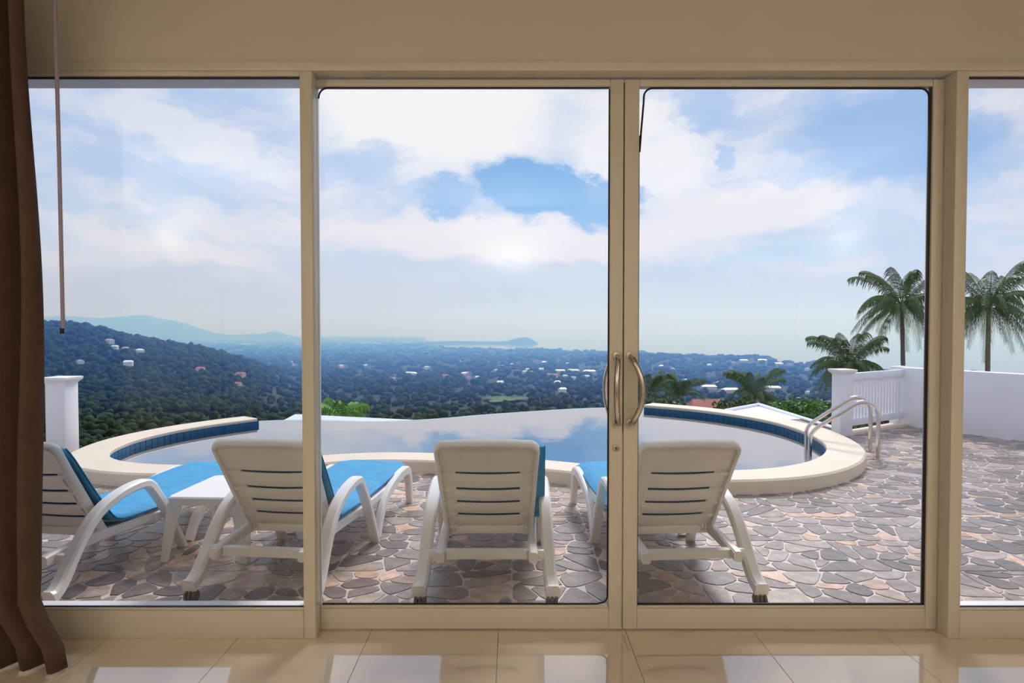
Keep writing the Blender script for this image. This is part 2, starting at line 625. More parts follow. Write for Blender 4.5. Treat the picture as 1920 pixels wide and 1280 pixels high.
def bow_handle(name, xc, z0, z1, bow_x, bow_y, parent, ox, oz, ybase, sgn=-1):
    """bowed steel pull: two stubs on rosettes and a curved bar"""
    h = None
    pts = []
    n = 18
    for i in range(n + 1):
        t = i / n
        s = math.sin(math.pi * t)
        k = min(1.0, min(t, 1 - t) / 0.06)
        pts.append((xc + bow_x * s ** 0.9 - ox, ybase + sgn * (0.028 * k + bow_y * s) - YD, z0 + (z1 - z0) * t - oz))
    bm = bmesh.new()
    tube(bm, pts, 0.0125, 12)
    h = link(name, to_mesh(bm, name, 50), 'chrome', parent)
    for z in (z0, z1):
        bm = bmesh.new()
        tube(bm, [(xc - ox, ybase - YD, z - oz), (xc - ox, ybase + sgn * 0.007 - YD, z - oz), (xc - ox, ybase + sgn * 0.008 - YD, z - oz)], [0.021, 0.021, 0.015], 14)
        link('rosette', to_mesh(bm, 'rosette', 40), 'chrome', h)
    return h


bow_handle('handle', 0.459, 0.945, 1.238, -0.012, 0.035, d1, ox1, oz1, YD)
bow_handle('outer_handle', 0.446, 0.96, 1.225, -0.026, 0.022, d1, ox1, oz1, YD + 0.042, 1)
bow_handle('handle', 0.517, 0.945, 1.238, 0.044, 0.030, d2, ox2, oz2, YD)
bm = bmesh.new()
tube(bm, [(0.4545 - ox1, 0.0, 0.838 - oz1), (0.4545 - ox1, -0.006, 0.838 - oz1), (0.4545 - ox1, -0.008, 0.838 - oz1)], [0.0155, 0.0155, 0.012], 16)
lk = link('lock', to_mesh(bm, 'lock', 40), 'lockmetal', d1)
bm = bmesh.new()
abox(bm, -0.0018, 0.0018, -0.0095, -0.0075, -0.007, 0.007)
ks = link('key_slot', to_mesh(bm, 'key_slot'), 'dark', lk, (0.4545 - ox1, 0, 0.838 - oz1), (0, R(-18), 0))

for k_, (xa, xb) in enumerate(((1.8725, 1.911),)):
    j_ = struct(box('trim_%d' % (k_ + 3), xa, xb, YD - 0.002, YD + 0.055, ZF, 2.446, 'frame'))
    j_['label'] = 'cream door jamb beside the sliding doors'
# curtain gathered beside the fixed window, and its draw wand
cu = tag(empty('curtain', (-2.25, 2.40, ZF)), 'brown fabric curtain gathered in folds beside the fixed window', 'curtain')
bm = bmesh.new()
NX, NZ = 90, 30
grid = []
for k in range(NZ + 1):
    z = 0.012 + (2.70) * k / NZ
    f = z / 2.7
    # right edge of the cloth: flares out at the floor
    xe = -1.835 + 0.10 * max(0.0, 1 - z / 0.36) ** 1.3 - 0.012 * math.sin(z * 3.0)
    if z < 0.30:
        xe += 0.02 * math.sin(z * 18)
    xl = -2.95
    row = []
    for i in range(NX + 1):
        u = i / NX
        x = xl + (xe - xl) * u
        y = 2.43 + 0.045 * math.sin(u * 2 * math.pi * 10 + 0.4 * math.sin(f * 4)) + 0.012 * math.sin(u * 31 + z * 2.2)
        row.append(bm.verts.new((x + 2.25, y - 2.40, z)))
    grid.append(row)
for k in range(NZ):
    for i in range(NX):
        bm.faces.new((grid[k][i], grid[k][i + 1], grid[k + 1][i + 1], grid[k + 1][i]))
o = link('curtain_cloth', to_mesh(bm, 'curtain_cloth', 180), 'curtain', cu)
sd = o.modifiers.new('thick', 'SOLIDIFY')
sd.thickness = 0.004
bm = bmesh.new()
tube(bm, [(-0.95, 0.03, 2.74), (0.62, 0.03, 2.74)], 0.014, 10)
link('curtain_rail', to_mesh(bm, 'curtain_rail', 50), 'chrome', cu)
for xx in (-0.9, 0.55):
    o = box('rail_bracket', xx - 0.012, xx + 0.012, 0.02, 0.285, 2.735, 2.758, 'chrome', cu)
wd = tag(empty('curtain_wand', (-1.783, 2.5, 1.342)), 'thin grey curtain draw wand hanging in front of the fixed window', 'curtain wand')
bm = bmesh.new()
tube(bm, [(0.0, 0, 0.02), (-0.004, 0, 0.7), (-0.012, 0, 1.41)], 0.0075, 10)
link('rod', to_mesh(bm, 'rod', 50), mat('wand_grey', (176, 164, 186), 0.35), wd)
bm = bmesh.new()
tube(bm, [(-0.004, 0, 0.0), (-0.004, 0, 0.022)], 0.008, 10)
link('tip', to_mesh(bm, 'tip', 50), 'gasket', wd)

# fill uplights added out of view behind the camera to brighten the room


def uplight(x, y, power, label):
    L = tag(empty('fill_lamp', (x, y, ZF)), label, 'fill light')
    bm = bmesh.new()
    tube(bm, [(0, 0, 0), (0, 0, 0.02), (0, 0, 0.025)], [0.14, 0.14, 0.02], 20)
    link('base', to_mesh(bm, 'base', 40), 'fill_shade', L)
    bm = bmesh.new()
    tube(bm, [(0, 0, 0.02), (0, 0, 1.70)], 0.012, 10)
    link('pole', to_mesh(bm, 'pole', 40), 'fill_shade', L)
    bm = bmesh.new()
    prof = [(0.02, 1.68), (0.10, 1.72), (0.17, 1.82), (0.165, 1.82), (0.095, 1.73), (0.0, 1.70)]
    n = 24
    rings = [[(r * math.cos(2 * math.pi * j / n), r * math.sin(2 * math.pi * j / n), z) for j in range(n)] for r, z in prof[:-1]]
    loft(bm, rings)
    link('shade', to_mesh(bm, 'shade', 40), 'fill_shade', L)
    d = bpy.data.lights.new('fill_spot', 'SPOT')  # added light, bounced off the ceiling to lift the dark walls
    d.energy = power
    d.color = (1.0, 0.91, 0.77)
    d.spot_size = R(130)
    d.spot_blend = 0.6
    d.shadow_soft_size = 0.06
    b = bpy.data.objects.new('fill_spot', d)
    col.objects.link(b)
    b.parent = L
    b.location = (0, 0, 1.80)
    b.rotation_euler = (R(180), 0, 0)


uplight(-2.9, -0.9, 150, 'added unseen fill lamp by the left room wall')
uplight(2.9, -0.9, 150, 'added unseen fill lamp by the right room wall')
uplight(0.0, -2.2, 150, 'added unseen fill lamp at the back room wall')

# ------------------------------------------------------------------ terrace
inner_arc = [(2.10, 10.02), (2.73, 9.50), (3.16, 8.92), (3.42, 8.30), (3.49, 7.60), (3.40, 6.92), (3.22, 6.42), (2.90, 5.97), (2.50, 5.65), (2.03, 5.48), (1.45, 5.48), (0.87, 5.64),
             (0.20, 5.93), (-0.32, 6.10), (-0.85, 6.22), (-1.39, 6.23), (-1.87, 6.09), (-2.25, 5.88), (-2.62, 5.73), (-3.02, 5.68), (-3.42, 5.75), (-3.73, 5.91), (-3.96, 6.16),
             (-4.10, 6.50), (-4.16, 7.0), (-4.06, 7.55), (-3.82, 8.07), (-3.47, 8.55)]
inf_edge = [(-3.66, 8.93), (-3.36, 9.02), (-3.05, 9.05), (-2.55, 8.99), (-2.04, 8.90), (-1.52, 9.00), (-1.0, 9.22), (-0.48, 9.56), (0.34, 9.98), (1.05, 10.30), (1.60, 10.44), (2.22, 10.46)]
inner = spline(inner_arc, 6)
edge = spline(inf_edge, 5)


def offset_curve(ps, d):
    out = []
    n = len(ps)
    for i, p in enumerate(ps):
        t = ps[min(i + 1, n - 1)] - ps[max(i - 1, 0)]
        t.normalize()
        nrm = Vector((-t.y, t.x))       # path runs right end -> front -> left end: left normal points outwards
        out.append(p + nrm * d)
    return out


COPW = 0.36
_t = inner[60]
_test = offset_curve(inner, 1.0)[len(inner) // 2]
SGN = 1 if _test.y < inner[len(inner) // 2].y else -1
outer = offset_curve(inner, SGN * COPW)
mid = offset_curve(inner, SGN * COPW * 0.55)
k_r = min(range(len(mid)), key=lambda i: (mid[i] - Vector((3.7, 7.45))).length)
k_l = min(range(len(mid)), key=lambda i: (mid[i] - Vector((-4.4, 6.95))).length)
terr_poly = [(-6.2, 2.80), (7.3, 2.80), (7.3, 5.25), (5.42, 8.74), (4.2, 7.94)] + [tuple(mid[i]) for i in range(k_r, k_l + 1)] + [(-6.2, 7.0)]


def inside(p, poly):
    x, y = p
    c = False
    j = len(poly) - 1
    for i in range(len(poly)):
        xi, yi = poly[i]
        xj, yj = poly[j]
        if (yi > y) != (yj > y) and x < (xj - xi) * (y - yi) / (yj - yi) + xi:
            c = not c
        j = i
    return c


bm = bmesh.new()
poly_prism(bm, terr_poly, -0.6, -0.004)
terrace = struct(link('floor_terrace', to_mesh(bm, 'floor_terrace'), 'terrace_grout'))
terrace['label'] = 'stone patterned terrace floor around the pool'


def clip(poly, nx, ny, c):
    """keep the side nx*x + ny*y <= c"""
    out = []
    n = len(poly)
    for i in range(n):
        a, b = poly[i], poly[(i + 1) % n]
        da, db = nx * a[0] + ny * a[1] - c, nx * b[0] + ny * b[1] - c
        if da <= 0:
            out.append(a)
        if (da < 0 < db) or (db < 0 < da):
            t = da / (da - db)
            out.append((a[0] + (b[0] - a[0]) * t, a[1] + (b[1] - a[1]) * t))
    return out


rng = random.Random(11)
TT = 0.50
x_lo, x_hi, y_lo, y_hi = -6.2, 7.3, 2.80, 8.8
cell = 0.122
seeds = {}
nx_, ny_ = int((x_hi - x_lo) / cell) + 1, int((y_hi - y_lo) / cell) + 1
for i in range(-3, nx_ + 3):
    for j in range(-3, ny_ + 3):
        seeds[i, j] = (x_lo + (i + 0.5 + rng.uniform(-0.48, 0.48)) * cell, y_lo + (j + 0.5 + rng.uniform(-0.48, 0.48)) * cell, rng.random())
stone_cols = [(128, 121, 121), (142, 134, 132), (116, 110, 112), (154, 146, 144), (166, 155, 150), (198, 172, 154), (208, 180, 160), (184, 163, 148), (138, 130, 131), (190, 170, 160), (204, 178, 164)]
stones = []
for i in range(nx_):
    for j in range(ny_):
        sx, sy, rv = seeds[i, j]
        if not inside((sx, sy), terr_poly):
            continue
        if rv < 0.30:        # merged into its neighbours: leaves some larger stones
            continue
        tx, ty = math.floor(sx / TT) * TT, math.floor(sy / TT) * TT
        poly = [(tx + 0.003, ty + 0.003), (tx + TT - 0.003, ty + 0.003), (tx + TT - 0.003, ty + TT - 0.003), (tx + 0.003, ty + TT - 0.003)]
        for a in range(-3, 4):
            for b in range(-3, 4):
                if (a or b) and seeds[i + a, j + b][2] >= 0.30:
                    qx, qy, _ = seeds[i + a, j + b]
                    if math.floor(qx / TT) * TT != tx or math.floor(qy / TT) * TT != ty:
                        continue
                    nx, ny = qx - sx, qy - sy
                    L = math.hypot(nx, ny)
                    if L < 1e-4:
                        continue
                    nx, ny = nx / L, ny / L
                    c = nx * (sx + qx) / 2 + ny * (sy + qy) / 2 - 0.0045
                    poly = clip(poly, nx, ny, c)
                    if len(poly) < 3:
                        break
            if len(poly) < 3:
                break
        if len(poly) < 3:
            continue
        # one round of corner cutting
        q = []
        m_ = len(poly)
        for k in range(m_):
            a, b = poly[k], poly[(k + 1) % m_]
            q.append((a[0] * 0.78 + b[0] * 0.22, a[1] * 0.78 + b[1] * 0.22))
            q.append((a[0] * 0.22 + b[0] * 0.78, a[1] * 0.22 + b[1] * 0.78))
        area = 0.5 * abs(sum(q[k][0] * q[(k + 1) % len(q)][1] - q[(k + 1) % len(q)][0] * q[k][1] for k in range(len(q))))
        if area < 0.0012:
            continue
        big = area > 0.016
        ci = rng.choice(stone_cols[:5] if big else stone_cols)
        f = rng.uniform(0.86, 1.12)
        cc = lin(tuple(min(255, v * f * w_) for v, w_ in zip(ci, (1.03, 0.985, 0.945))))
        vis = abs(sx / sy) < 0.84
        stones.append((vis, area / (sy ** 3), q, cc, (sx, sy)))
stones.sort(key=lambda s: (-int(s[0]), -s[1]))


def stone_geo(q, c0):
    n = len(q)
    cx, cy = sum(p[0] for p in q) / n, sum(p[1] for p in q) / n
    v = [(x - c0[0], y - c0[1], -0.004) for x, y in q] + [(cx + (x - cx) * 0.97 - c0[0], cy + (y - cy) * 0.97 - c0[1], 0.0) for x, y in q]
    f = [list(range(n, 2 * n))] + [[k, (k + 1) % n, n + (k + 1) % n, n + k] for k in range(n)]
    return v, f


def col_attr(me, cols):
    a = me.color_attributes.new('Col', 'FLOAT_COLOR', 'POINT')
    a.data.foreach_set('color', np.array(cols, dtype=np.float32).ravel())


for k, (vis, ar, q, cc, c0) in enumerate(stones[:300]):
    v, f = stone_geo(q, c0)
    me = bpy.data.meshes.new('stone')
    me.from_pydata(v, [], f)
    col_attr(me, [(*cc, 1)] * len(v))
    link('stone', me, 'stone', terrace, (c0[0], c0[1], 0))
V, Fc, Cc = [], [], []
for (vis, ar, q, cc, c0) in stones[300:]:
    v, f = stone_geo(q, (0, 0))
    b0 = len(V)
    V += v
    Fc += [[b0 + i for i in ff] for ff in f]
    Cc += [(*cc, 1)] * len(v)
me = bpy.data.meshes.new('stones_beyond')
me.from_pydata(V, [], Fc)
col_attr(me, Cc)
o = link('stone_paving', me, 'stone', terrace)
tag(o, 'smaller and farther flagstones of the terrace', None, None, 'stuff')

# ------------------------------------------------------------------ pool
ZT, ZW, ZB = 0.12, 0.022, -0.62
pool = tag(empty('swimming_pool', (0, 7.3, 0)), 'kidney shaped infinity pool with cream coping and deep blue tiles', 'pool')


def pl(p, z):
    return (p[0], p[1] - 7.3, z)


prof = [(0.0, 0.082), (0.0, 0.110), (0.010, ZT), (COPW - 0.018, ZT), (COPW, 0.104), (COPW, -0.12), (0.02, -0.12), (0.02, 0.082)]
bm = bmesh.new()
rings = []
for i in range(len(inner)):
    n = (outer[i] - inner[i]).normalized()
    rings.append([pl(inner[i] + n * a, z) for a, z in prof])
loft(bm, rings)
link('coping', to_mesh(bm, 'coping', 35), 'coping', pool)
# basin wall and floor
wallc = offset_curve(inner, SGN * 0.014)
loop = [Vector(p) for p in wallc] + [Vector(p) for p in edge]
bm = bmesh.new()
top = [bm.verts.new(pl(p, 0.083 if i < len(wallc) else ZW - 0.006)) for i, p in enumerate(loop)]
bot = [bm.verts.new(pl(p, ZB)) for p in loop]
n = len(loop)
for i in range(n):
    if i in (len(wallc) - 1, n - 1):
        pass
    bm.faces.new((top[i], top[(i + 1) % n], bot[(i + 1) % n], bot[i]))
bm.faces.new(bot)
link('basin', to_mesh(bm, 'basin'), 'basin', pool)
# overflow wall on the valley side
bm = bmesh.new()
e_out = offset_curve(edge, SGN * 0.10)
rings = []
for a, b in zip(edge, e_out):
    rings.append([pl(a, ZW - 0.004), pl(b, ZW - 0.010), pl(b, -1.6), pl(a, -1.6)])
loft(bm, rings)
link('overflow_wall', to_mesh(bm, 'overflow_wall', 30), 'poolgrout', pool)
# water
bm = bmesh.new()
vs = [bm.verts.new(pl(p, ZW)) for p in loop]
bm.faces.new(vs)
bmesh.ops.triangulate(bm, faces=bm.faces)
me = to_mesh(bm, 'water')
if me.polygons[0].normal.z < 0:
    me.flip_normals()
o = link('water', me, 'water', pool)
tag(o, 'still pool water mirroring the cloudy sky')
# waterline tiles
bm = bmesh.new()
abox(bm, -0.0445, 0.0445, -0.006, 0.006, -0.075, 0.0, 0.0015)
wt_me = to_mesh(bm, 'waterline_tile')
gb = offset_curve(inner, SGN * 0.009)
bm = bmesh.new()
for a, b in zip(gb, gb[1:]):
    q = [bm.verts.new(pl(a, 0.083)), bm.verts.new(pl(b, 0.083)), bm.verts.new(pl(b, 0.003)), bm.verts.new(pl(a, 0.003))]
    bm.faces.new(q)
link('tile_grout', to_mesh(bm, 'tile_grout'), 'poolgrout', pool)
tl = offset_curve(inner, SGN * 0.004)
acc = 0.0
nxt = 0.05
for a, b in zip(tl, tl[1:]):
    L = (b - a).length
    while nxt <= acc + L:
        p = a + (b - a) * ((nxt - acc) / L)
        d = b - a
        link('waterline_tile', wt_me, 'pooltile', pool, pl(p, 0.082), (0, 0, math.atan2(d.y, d.x)))
        nxt += 0.097
    acc += L
# floor tiles of the basin
bm = bmesh.new()
abox(bm, -0.072, 0.072, -0.072, 0.072, 0.0, 0.006)
ft_me = to_mesh(bm, 'basin_floor_tile')
cand = []
ins = [tuple(p) for p in offset_curve(inner, -SGN * 0.08)] + [tuple(p) for p in offset_curve(edge, -SGN * 0.08)]
step = 0.152
for i in range(-40, 40):
    for j in range(0, 50):
        x, y = i * step, 5.2 + j * step
        ca, sa = math.cos(R(14)), math.sin(R(14))
        xx, yy = x * ca - (y - 7.5) * sa, x * sa + (y - 7.5) * ca + 7.5
        if inside((xx, yy), ins):
            cand.append((math.hypot(xx - 0.9, yy - 6.6), xx, yy))
cand.sort()
for _, x, y in cand[:300]:
    link('basin_floor_tile', ft_me, 'basintile', pool, pl((x, y), ZB), (0, 0, R(14)))
V, Fc = [], []
tv = [v.co.copy() for v in ft_me.vertices]
rot14 = Matrix.Rotation(R(14), 3, 'Z')
for _, x, y in cand[300:]:
    b0 = len(V)
    V += [tuple(rot14 @ v + Vector(pl((x, y), ZB))) for v in tv]
    Fc += [[b0 + i for i in p.vertices] for p in ft_me.polygons]
me = bpy.data.meshes.new('basin_tiles')
me.from_pydata(V, [], Fc)
tag(link('basin_tiling', me, 'basintile', pool), 'remaining blue tiles of the pool floor', None, None, 'stuff')

# ladder handrails
lad = tag(empty('pool_ladder', (3.5, 6.6, 0)), 'pair of bent stainless steel handrails at the pool edge', 'pool ladder')
dvec = Vector((-0.94, 0.34, 0)).normalized()
for fx, fy in ((3.78, 6.47), (3.945, 6.90)):
    f = Vector((fx, fy, 0)) - Vector((3.5, 6.6, 0))
    path = [(0, 0), (0, 0.40), (-0.01, 0.47), (0.035, 0.545), (0.11, 0.585), (0.19, 0.575), (0.26, 0.53), (0.52, 0.335), (0.60, 0.265), (0.635, 0.20), (0.64, 0.12), (0.64, -0.50)]
    path[2] = (0.006, 0.475)
    pts = [f + dvec * a + Vector((0, 0, z)) for a, z in path]
    pts = [pts[0]] + spline(pts[1:-1], 4) + [pts[-1]]
    bm = bmesh.new()
    tube(bm, pts, 0.021, 14)
    hr = link('handrail', to_mesh(bm, 'handrail', 60), 'steel', lad)
    bm = bmesh.new()
    tube(bm, [f, f + Vector((0, 0, 0.008)), f + Vector((0, 0, 0.012))], [0.052, 0.052, 0.03], 18)
    link('flange', to_mesh(bm, 'flange', 40), 'steel', hr)

# ------------------------------------------------------------------ fence, posts and garden wall


def post(name, x, y, w, h, label, rz=0.0):
    e = tag(empty(name, (x, y, 0), rz), label, 'post')
    box('post_shaft', -w / 2, w / 2, -w / 2, w / 2, 0, h - 0.05, 'white_wall', e, 0.004)
    bm = bmesh.new()
    rr = []
    for s, z in ((w / 2 + 0.004, h - 0.06), (w / 2 + 0.012, h - 0.045), (w / 2 + 0.034, h - 0.022), (w / 2 + 0.036, h), (w / 2 + 0.03, h + 0.004)):
        rr.append([(-s, -s, z), (s, -s, z), (s, s, z), (-s, s, z)])
    loft(bm, rr)
    link('post_cap', to_mesh(bm, 'post_cap'), 'white_wall', e)
    return e


post('gate_post', -4.86, 6.78, 0.21, 0.825, 'white square post with moulded cap beside the pool end', R(0))
frz = math.atan2(8.74 - 7.93, 5.42 - 4.17)
post('fence_post', 4.17, 7.93, 0.17, 0.83, 'white square post with moulded cap at the end of the white railing', frz * 0.3)
fe = tag(empty('railing', (4.17, 7.93, 0), frz), 'white wooden railing with upright balusters beside the garden wall', 'railing')
FL = math.hypot(8.74 - 7.93, 5.42 - 4.17)
box('top_rail', 0.125, FL, -0.03, 0.03, 0.685, 0.775, 'white_wood', fe, 0.004)
box('bottom_rail', 0.125, FL, -0.028, 0.028, 0.10, 0.19, 'white_wood', fe, 0.004)
for i in range(17):
    x = 0.155 + i * (FL - 0.21) / 16.5
    box('baluster', x - 0.018, x + 0.018, -0.012, 0.012, 0.19, 0.685, 'white_wood', fe)
struct(box('trim_2', 0, 1, 0, 1, 0, 1, 'white_wall'))
kerb = bpy.data.objects['trim_2']
kerb.data = kerb.data.copy()
bm = bmesh.new()
abox(bm, 0.0, FL, -0.10, 0.06, -0.3, 0.035, 0.004)
kerb.data = to_mesh(bm, 'kerb')
kerb.data.materials.append(M['coping'])
kerb.location = (4.17, 7.93, 0)
kerb.rotation_euler = (0, 0, frz)
kerb['label'] = 'low pale kerb under the white railing'
# garden wall
wa, wb = Vector((5.36, 8.85)), Vector((7.4, 5.05))
d = (wb - wa)
gw = struct(empty('wall_garden', (wa.x, wa.y, 0), math.atan2(d.y, d.x)))
gw['label'] = 'low white rendered garden wall at the edge of the terrace'
box('wall_body', 0, d.length, 0.0, 0.2, -0.4, 0.80, 'white_wall', gw, 0.006)
box('wall_end_pier', -0.03, 0.10, -0.02, 0.22, -0.4, 0.812, 'white_wall', gw, 0.006)

# ------------------------------------------------------------------ sun loungers


def make_lounger():
    e = empty('sun_lounger')
    # armrests: rear leg, arm and front leg in one sweep
    for s in (-1, 1):
        pa = [(s * 0.326, -0.062, 0.078), (s * 0.323, -0.030, 0.092), (s * 0.317, 0.012, 0.125), (s * 0.312, 0.070, 0.20), (s * 0.308, 0.15, 0.305), (s * 0.305, 0.25, 0.395),
              (s * 0.304, 0.37, 0.447), (s * 0.304, 0.49, 0.470), (s * 0.304, 0.58, 0.470), (s * 0.304, 0.625, 0.452), (s * 0.305, 0.665, 0.405), (s * 0.308, 0.76, 0.265), (s * 0.311, 0.90, 0.0)]
        pts = spline(pa, 3)
        n = len(pts)
        wid, thk = [], []
        for i in range(n):
            t = i / (n - 1)
            wid.append(0.068 - 0.010 * t)
            thk.append(0.080 if t < 0.05 else (0.062 if t < 0.25 else (0.05 if t < 0.8 else 0.055 - 0.02 * (t - 0.8) / 0.2)))
        bm = bmesh.new()
        ribbon(bm, pts, wid, thk)
        a = link('armrest', to_mesh(bm, 'armrest', 40), 'plastic', e)
        # wheel under the rear foot
        bm = bmesh.new()
        for k in range(3):
            tube(bm, [(s * 0.322 - 0.026 + k * 0.021, -0.045, 0.028), (s * 0.322 - 0.014 + k * 0.021, -0.045, 0.028)], 0.028, 16)
        tube(bm, [(s * 0.322 - 0.03, -0.045, 0.028), (s * 0.322 + 0.03, -0.045, 0.028)], 0.014, 10)
        link('wheel', to_mesh(bm, 'wheel', 40), 'rubber', e)
        # seat side rail with the stub end behind the hinge
        bm = bmesh.new()
        ribbon(bm, spline([(s * 0.232, 0.0, 0.225), (s * 0.232, 0.10, 0.235), (s * 0.238, 0.36, 0.245), (s * 0.255, 0.9, 0.235), (s * 0.262, 1.5, 0.245), (s * 0.262, 1.76, 0.262)], 4), 0.045, 0.055)
        link('side_rail', to_mesh(bm, 'side_rail', 40), 'plastic', e)
        box('arm_bracket', min(s * 0.25, s * 0.29), max(s * 0.25, s * 0.29), 0.05, 0.12, 0.20, 0.245, 'plastic', e, 0.006)
        box('arm_bracket', min(s * 0.258, s * 0.29), max(s * 0.258, s * 0.29), 0.70, 0.77, 0.215, 0.255, 'plastic', e, 0.006)
        # foot end: arch of two legs on each side
        bm = bmesh.new()
        ribbon(bm, spline([(s * 0.292, 0.985, 0.0), (s * 0.290, 1.06, 0.12), (s * 0.287, 1.20, 0.215), (s * 0.285, 1.42, 0.262), (s * 0.285, 1.62, 0.278), (s * 0.285, 1.73, 0.262), (s * 0.287, 1.775, 0.205), (s * 0.292, 1.80, 0.0)], 4),
               0.05, [0.055] * 4 + [0.07] * 3 + [0.075] * 8 + [0.07] * 8 + [0.06] * 5 + [0.055] * 1)
        link('leg', to_mesh(bm, 'leg', 40), 'plastic', e)
    # cross bar behind the backrest, foot bar
    bm = bmesh.new()
    ribbon(bm, [(-0.215 + 0.43 * 0, 0, 0)] * 0 or [(0, 0.055, 0.205), (0, 0.055, 0.248)], 0.42, 0.04)
    link('cross_bar', to_mesh(bm, 'cross_bar', 40), 'plastic', e)
    box('foot_bar', -0.27, 0.27, 1.735, 1.775, 0.215, 0.275, 'plastic', e, 0.012)
    # seat slats
    for k in range(9):
        y = 0.46 + k * 0.14
        bm = bmesh.new()
        rr = []
        for i in range(7):
            x = -0.25 + 0.5 * i / 6
            dz = -0.012 * (1 - (x / 0.25) ** 2)
            rr.append([(x, y - 0.055, 0.258 + dz), (x, y + 0.055, 0.258 + dz), (x, y + 0.05, 0.270 + dz), (x, y - 0.05, 0.270 + dz)])
        loft(bm, rr)
        link('seat_slat', to_mesh(bm, 'seat_slat', 30), 'plastic', e)
    # backrest, built flat (x across, v up the back, n towards the rear) and tilted
    hy, hz, ty, tz = 0.375, 0.262, 0.045, 0.795
    L = math.hypot(ty - hy, tz - hz)
    vd = Vector((0, (ty - hy) / L, (tz - hz) / L))
    nd = Vector((0, -vd.z, vd.y))
    if nd.y > 0:
        nd = -nd
    o0 = Vector((0, hy, hz))

    def B(x, v, n):
        return o0 + Vector((x, 0, 0)) + vd * v + nd * n

    def hw(v):
        return 0.243 + 0.024 * (v / L)
    bk = None
    # rim: closed hoop with rounded upper corners
    bm = bmesh.new()
    out, inn = [], []
    rc = 0.055

    def hoop(ins):
        pts = []
        pts.append((-(hw(0) - ins), 0.0))
        for v in (0.15, 0.3, 0.45):
            pts.append((-(hw(v) - ins), v))
        r = max(rc - ins, 0.015)
        cx, cv = hw(L) - ins - r, L - ins - r
        for k in range(7):
            a = R(180 - 15 * k)
            pts.append((-cx + r * math.cos(a), cv + r * math.sin(a)))
        for x in (-0.1, 0.0, 0.1):
            pts.append((x, L - ins + 0.006 * (1 - (x / 0.2) ** 2)))
        for k in range(7):
            a = R(90 - 15 * k)
            pts.append((cx + r * math.cos(a), cv + r * math.sin(a)))
        for v in (0.45, 0.3, 0.15):
            pts.append((hw(v) - ins, v))
        pts.append((hw(0) - ins, 0.0))
        return pts
    h0, h1, h2 = hoop(0.0), hoop(0.008), hoop(0.022)
    rings = []
    for a, b, c in zip(h0, h1, h2):
        rings.append([B(*a, -0.012), B(*a, 0.022), B(*b, 0.032), B(*c, 0.030), B(*c, -0.002), B(*b, -0.018)])
    loft(bm, rings)
    bk = link('backrest', to_mesh(bm, 'backrest', 40), 'plastic', e)

    def panel(v0, v1, sag0, sag1, name, half, bulge, ext=0.0):
        bm = bmesh.new()
        NXp, NV = 12, 5
        f, bck = [], []
        for i in range(NXp + 1):
            x = -half + 2 * half * i / NXp
            c = 1 - (x / half) ** 2
            cf, cb = [], []
            for k in range(NV + 1):
                t = k / NV
                v = (v0 - sag0 * c) * (1 - t) + (v1 - sag1 * c) * t
                xx = x * (hw(v) - 0.012) / half if ext else x
                nn = 0.004 + bulge * math.sin(math.pi * t) - 0.010 * c
                cf.append(bm.verts.new(B(xx, v, nn)))
                cb.append(bm.verts.new(B(xx, v, nn - 0.005)))
            f.append(cf)
            bck.append(cb)
        for i in range(NXp):
            for k in range(NV):
                bm.faces.new((f[i][k], f[i + 1][k], f[i + 1][k + 1], f[i][k + 1]))
                bm.faces.new((bck[i][k], bck[i][k + 1], bck[i + 1][k + 1], bck[i + 1][k]))
            bm.faces.new((f[i][0], bck[i][0], bck[i + 1][0], f[i + 1][0]))
            bm.faces.new((f[i][NV], f[i + 1][NV], bck[i + 1][NV], bck[i][NV]))
        for i in (0, NXp):
            for k in range(NV):
                bm.faces.new((f[i][k], f[i][k + 1], bck[i][k + 1], bck[i][k]))
        return link(name, to_mesh(bm, name, 40), 'plastic', bk)
    cuts = [0.015, 0.175, 0.33, 0.485, 0.67]
    for a, b in zip(cuts, cuts[1:]):
        panel(a * L + 0.009, b * L - 0.010, 0.020, 0.020, 'back_slat', 0.185, 0.007)
    panel(cuts[-1] * L + 0.009, L - 0.015, 0.020, -0.004, 'head_panel', 0.2, 0.008, 1)
    for s in (-1, 1):
        bm = bmesh.new()
        rr = []
        for k in range(6):
            v = cuts[-1] * L * k / 5 + 0.004
            w = hw(v) - 0.012
            a0, a1 = (0.168, w) if s > 0 else (-w, -0.168)
            rr.append([B(a0, v, -0.006), B(a1, v, -0.006), B(a1, v, 0.006), B(a0, v, 0.002)])
        loft(bm, rr)
        link('back_side_strip', to_mesh(bm, 'back_side_strip', 30), 'plastic', bk)
        for c in cuts[1:]:
            # moulded gussets at the slot ends
            bm = bmesh.new()
            w = hw(c * L) - 0.02
            x0, x1 = (0.178, w)
            pr_ = [(x0, c * L + 0.002), (x0 + 0.025, c * L - 0.016), (x1, c * L - 0.016), (x1, c * L + 0.004)]
            if s < 0:
                pr_ = [(-x, v) for x, v in pr_]
            loft(bm, [[B(x, v, 0.0) for x, v in pr_], [B(x, v, 0.018) for x, v in pr_]])
            link('gusset', to_mesh(bm, 'gusset'), 'plastic', bk)
        # hinge knuckles
        bm = bmesh.new()
        for k in range(3):
            x = s * (0.185 + 0.018 * k)
            tube(bm, [(x - 0.006, 0.375, 0.258), (x + 0.006, 0.375, 0.258)], 0.022, 12)
        link('hinge', to_mesh(bm, 'hinge', 40), 'plastic', bk)
    box('hinge_bar', -0.235, 0.235, 0.365, 0.392, 0.225, 0.27, 'plastic', e, 0.006)
    return e


